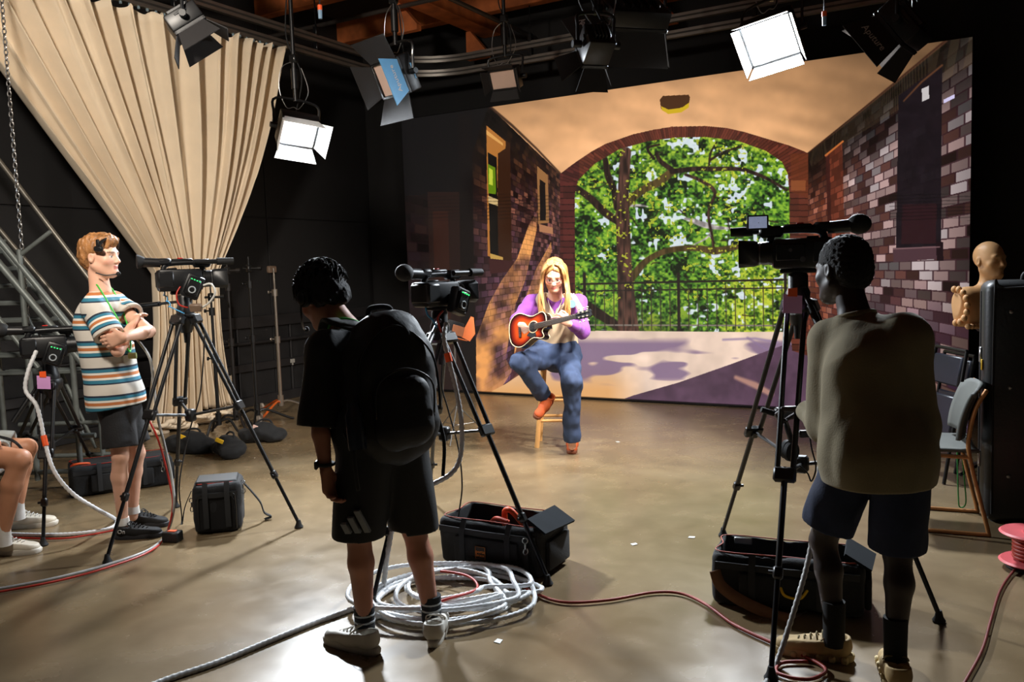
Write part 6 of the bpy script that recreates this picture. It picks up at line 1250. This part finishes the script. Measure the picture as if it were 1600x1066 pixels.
p = MB(); p.ribbon(smooth_path([P(.15,.02,.26), P(.19,.04,.2), P(.24,.05,.12), P(.26,.06,.05), P(.3,.06,.02), P(.26,.05,.01)], 6), R[:,1], .035, .006); mk('shoulder_strap', p, BLACKF, t, 180); p = MB(); p.ribbon(smooth_path([P(-.15,-.03,.25), P(-.19,-.05,.16), P(-.21,-.06,.06)], 6), R[:,1], .03, .005); mk('side_strap', p, BLACKF, t, 180)
# duffel
t, P, L, R = bag(gp(112,780), gp(270,757), .32, .22, 'long black duffel bag behind the legs of the boy', False, RED, 'duffel_bag', .014, False, True, seed=31)
p = MB(); p.tube(smooth_path([P(-.33,-.1,.2), P(-.3,-.12,.235), P(-.22,-.1,.23), P(-.2,-.08,.215)], 5), .009, 6); mk('grab_handle', p, ORANGE, t, 180); snap_hook(t, P(.27,-.19,.2), .09)
# sandbags
for i, (x, y, rz, lab) in enumerate(((300,706,10,'black sandbag nearest the curtain foot'), (356,712,-30,'black sandbag with a yellow label in the middle of the pile'), (412,690,20,'black sandbag at the right end of the pile'))):
    c = gp(x, y); t = thing('sandbag', c, lab, 'sandbag', 'sandbags at the curtain foot'); R = rot((0,0,1), rz); s = SD(c-A(.4,.4,.05), c+A(.4,.4,.4), .009)
    for sg in (-1, 1): s.ell(c+R @ A(sg*.09,.02*sg,.065), A(.14,.115,.075), R, .05)
    s.ell(c+R @ A(.02,0,.12), A(.10,.09,.07), R, .05); s.disp(.035, (8,8,8), 41+i); s.disp(.01, (22,22,22), 51+i); s.cut(c+UP*.004, -UP); mk('bag', s.mesh(1), BLACKF, t, 180)
    p = MB(); p.tube(smooth_path([c+R @ A(-.08,0,.15), c+R @ A(-.04,.03,.195), c+R @ A(.04,.05,.195), c+R @ A(.08,.04,.15)], 5), .009, 8); mk('handle', p, BLACKF, t, 180)
    q = c+UP*.15-FW*.10-RT*.03; p = MB(); p.box(q, (.07,.012,.035), np.stack([RT, FW, UP], 1) @ rot((0,1,0), 25), .003); mk('tag', p, YELLOW if i < 2 else mat('pale_pink_tag', (225,190,180), .6), t)
# ================================================================ RIGHT SIDE
cb = gp(1533,818); cx = nrm(RT*.9-FW*.42); cy = np.cross(UP, cx); R = np.stack([cx, cy, UP], 1); CWd, CD, CH = .56, .36, 1.36; c = cb+cx*CWd/2+cy*CD/2; P = lambda x, y, z: c+R @ A(x, y, z)
t = thing('instrument_case', c, 'tall black padded case with metal studs standing at the right edge', 'case'); p = MB(); p.box(P(0,0,CH/2+.01), (CWd,CD,CH), R, .06, 4); mk('shell', p, mat('black_vinyl', (14,16,18), .45, 0, .15, 8, .1, 60), t)
p = MB(); p.tube([P(sx*CWd/2*1.002, 0, z) for sx, z in ((-1,.06), (-1,CH-.05))], .006, 6); p.tube(smooth_path([P(-CWd/2+.05,-CD/2-.002,.06), P(-CWd/2+.05,-CD/2-.002,CH-.08), P(-CWd/2+.1,-CD/2-.002,CH-.03), P(CWd/2-.1,-CD/2-.002,CH-.03), P(CWd/2-.05,-CD/2-.002,CH-.08), P(CWd/2-.05,-CD/2-.002,.06)], 4), .006, 6); mk('seam_piping', p, BLACKR, t)
for x in (-.15, .0, .15):
    for z in (.28, .78, 1.2): p = MB(); p.ell(P(x,-CD/2-.002,z), A(.011,.006,.011), R, 12, 8); mk('stud', p, GREYM, t)
for z in (.35, .95): p = MB(); p.box(P(-CWd/2-.006,-.06,z), (.016,.05,.09), R, .005); mk('latch', p, GREYM, t)
p = MB(); p.tube(smooth_path([P(-.08,0,CH+.005), P(-.06,0,CH+.05), P(.06,0,CH+.05), P(.08,0,CH+.005)], 5), .013, 8); mk('carry_handle', p, BLACKR, t, 180); p = MB(); p.box(P(-CWd/2-.004,-.13,.9), (.008,.018,.06), R, .002); mk('yellow_tag', p, YELLOW, t)
for sx in (-1, 1): p = MB(); p.cyl(P(sx*.2,-.1,.0), P(sx*.2,-.1,.03), .03, n=12); mk('foot', p, BLACKR, t)
# bust
bb = at(1521,700,5.75); bb[2] = 0; hb = at(1546,408,5.75); fB = nrm(-FW*.93+RT*.22); B = basis(fB, UP+FW*.05); t = thing('mannequin_bust', bb, 'tan mannequin bust with a ruffled edge behind the black case', 'bust'); s = SD(hb-A(.45,.45,.6), hb+A(.45,.45,.25), .006); head(s, hb, B, 1.08); r_ = B[:,0]
nk = hb-UP*.17; s.rc(nk, hb-UP*.06, .062, .055, .03); ce = nk-UP*.10-fB*.02; s.rc(ce+r_*.16, ce-r_*.16, .10, .10, .06, (fB, .8)); s.rc(ce-UP*.1+r_*.12, ce-UP*.1-r_*.12, .12, .12, .06, (fB, .8)); s.cut(ce-UP*.17, -UP)
for g in (-1, 1): s.cut(ce+r_*g*.245, r_*g)
TN = mat('tan_resin', (224,172,118), .5, 0, .08, 8); bu = mk('bust', s.mesh(1), TN, t, 180); p = MB()
for g in (-1, 1):
    for k in range(9): a = -1.6+k*.42; p.ell(ce+r_*g*.245+UP*(-.03+.115*math.sin(a))+fB*.10*math.cos(a)*1.0, (.02,.02,.024))
for k in range(16): p.ell(ce-UP*.165+r_*(-.225+.03*k)+fB*.088, (.02,.02,.02))
mk('ruffled_edge', p, TN, bu, 180); zt = (ce-UP*.16)[2]; q = A(ce[0], ce[1], 0)
p = MB(); p.cyl(q+UP*.05, q+UP*zt, .016, n=12); p.cyl(q+UP*.55, q+UP*.6, .024, n=12); p.cyl(q+UP*(zt-.05), q+UP*zt, .05, .09, 16); mk('pole', p, GREYM, t)
for k in range(3): a = math.radians(80+120*k); d = RT*math.cos(a)+FW*math.sin(a); p = MB(); p.cyl(q+UP*.08, q+d*.22+UP*.012, .012, n=8); mk('leg', p, BLACKM, t)
# chair
TNF = mat('tan_tube', (176,122,74), .35, .3, .08); cs = gp(1468,815); fx = nrm(-RT*.85+FW*.35); fy = np.cross(UP, fx); P = lambda x, y, z: cs+fx*x+fy*y+UP*z
t = thing('stacking_chair', cs, 'stacking chair with a grey back and tan tube frame beside the black case', 'chair')
for sg in (-1, 1):
    w_ = .23*sg; p = MB(); p.tube(smooth_path([P(-.20,w_,.80), P(-.15,w_,.70), P(-.12,w_,.56), P(-.12,w_,.45), P(-.17,w_,.22), P(-.215,w_,.03), P(-.20,w_,.012), P(.0,w_,.012), P(.22,w_,.012), P(.25,w_,.03), P(.22,w_,.25), P(.17,w_,.43)], 6), .0115, 10); mk('side_frame', p, TNF, t, 180)
    p = MB(); p.cyl(P(-.12,w_,.43), P(.19,w_,.44), .011, n=10); mk('seat_rail', p, TNF, t)
GB = mat('grey_padded_shell', (84,86,82), .7, 0, .08, 10)
uu = np.linspace(-1, 1, 15)[:, None]; vv = np.linspace(0, 1, 13)[None, :]
bk = np.zeros((15, 13, 3)); bx = -.125-.085*vv**1.8+.05*uu**2*-1*-1; bz = .52+.29*vv-.03*uu**4*(vv > .9)
bk[:] = cs+(bx+0*uu)[..., None]*fx+(uu*.235+0*vv)[..., None]*fy+(bz+0*uu)[..., None]*UP; p = MB(); p.grid(bk); o = mk('backrest', p, GB, t, 180); o.modifiers.new('thickness', 'SOLIDIFY').thickness = .022
st = np.zeros((15, 13, 3)); st[:] = cs+(-.17+.38*vv+0*uu)[..., None]*fx+(uu*.225+0*vv)[..., None]*fy+(.455+.02*uu**2-.03*np.clip(vv-.7, 0, 1)+0*vv)[..., None]*UP; p = MB(); p.grid(st); o = mk('seat', p, GB, t, 180); o.modifiers.new('thickness', 'SOLIDIFY').thickness = .02
strip_([P(-.13,-.25,.40), P(-.15,-.26,.2), P(-.16,-.26,.05), P(-.13,-.27,.02), P(-.12,-.26,.1), P(-.11,-.255,.40)], .004, mat('dark_green_cord', (40,130,60), .6), 'green lanyard hanging from the grey-backed chair')['category'] = 'lanyard'
for i, (x0, x1, lab) in enumerate(((1452,1486,'dark folding chair leaning behind the grey chair, left of the pair'), (1470,1499,'dark folding chair leaning behind the grey chair, right of the pair'))):
    d = 5.7+.25*i; b0 = at(x0,690,d); b0[2] = 0; t0 = at(x1,545+8*i,d); v = t0-b0; t = thing('folding_chair', b0, lab, 'chair', 'folded chairs behind the grey chair'); s_ = FW
    for sg in (-1, 1): p = MB(); p.cyl(b0+s_*.2*sg+UP*.005, t0+s_*.2*sg, .012, n=10); mk('frame_tube', p, BLACKM, t)
    p = MB(); p.cyl(t0+s_*.2, t0-s_*.2, .012, n=10); mk('top_tube', p, BLACKM, t); Rr = np.stack([s_, nrm(np.cross(nrm(v), s_)), nrm(v)], 1)
    for f, hh in ((.84, .2), (.45, .36)): p = MB(); p.box(b0+v*f, (.36,.03,hh), Rr, .01); mk('panel', p, mat('dark_blue_vinyl', (30,34,48), .4), t)
# cable reel
rc_ = at(1612,850,3.95); rc_[2] = 0; PK = mat('pink_red_plastic', (206,92,96), .4, 0, .08); t = thing('cable_reel', rc_, 'pink-red cable reel lying at the right edge', 'reel')
for z in (.03, .17): p = MB(); p.lathe([(.035,0), (.13,0), (.14,.008), (.13,.016), (.10,.012), (.035,.012)], rc_+UP*z, UP, 32, False); mk('flange', p, PK, t)
p = MB(); p.lathe([(.035,.03), (.04,.03), (.04,.19), (.035,.19)], rc_, UP, 24); mk('hub', p, PK, t); p = MB()
for k in range(6): p.torus(rc_+UP*(.06+.018*k), .075, .009, UP, 28, 8)
mk('wound_cable', p, BR, t, 180); p = MB(); p.torus(rc_+UP*.012, .1, .012, UP, 24, 8); mk('foot_ring', p, BLACKR, t)
loose('extension_cable', [gp(1598,880,.02), Z(1580,897), Z(1562,925), Z(1548,970), Z(1535,1015), Z(1510,1062), Z(1480,1110)], .0062, mat('dark_red_jacket', (104,34,28), .45), 'dark red cable trailing from the reel down the right edge', 'cable')
for i, (x, y, lab) in enumerate(((1080,840,'torn white paper scrap right of the centre bag'), (990,851,'small paper scrap in the middle of the floor'), (778,1003,'white paper scrap near the backpack wearer feet'), (965,691,'tiny paper scrap beside the guitarist boot'))):
    c = gp(x, y); p = MB(); p.prism([(-.02,-.012), (.014,-.018), (.024,.006), (-.008,.016)], c+UP*.002, rot((0,0,1), 40*i) @ RT, rot((0,0,1), 40*i) @ FW, .002); tag(mk('paper_scrap', p, WHITEP, None), lab, 'paper', 'paper scraps on the floor')
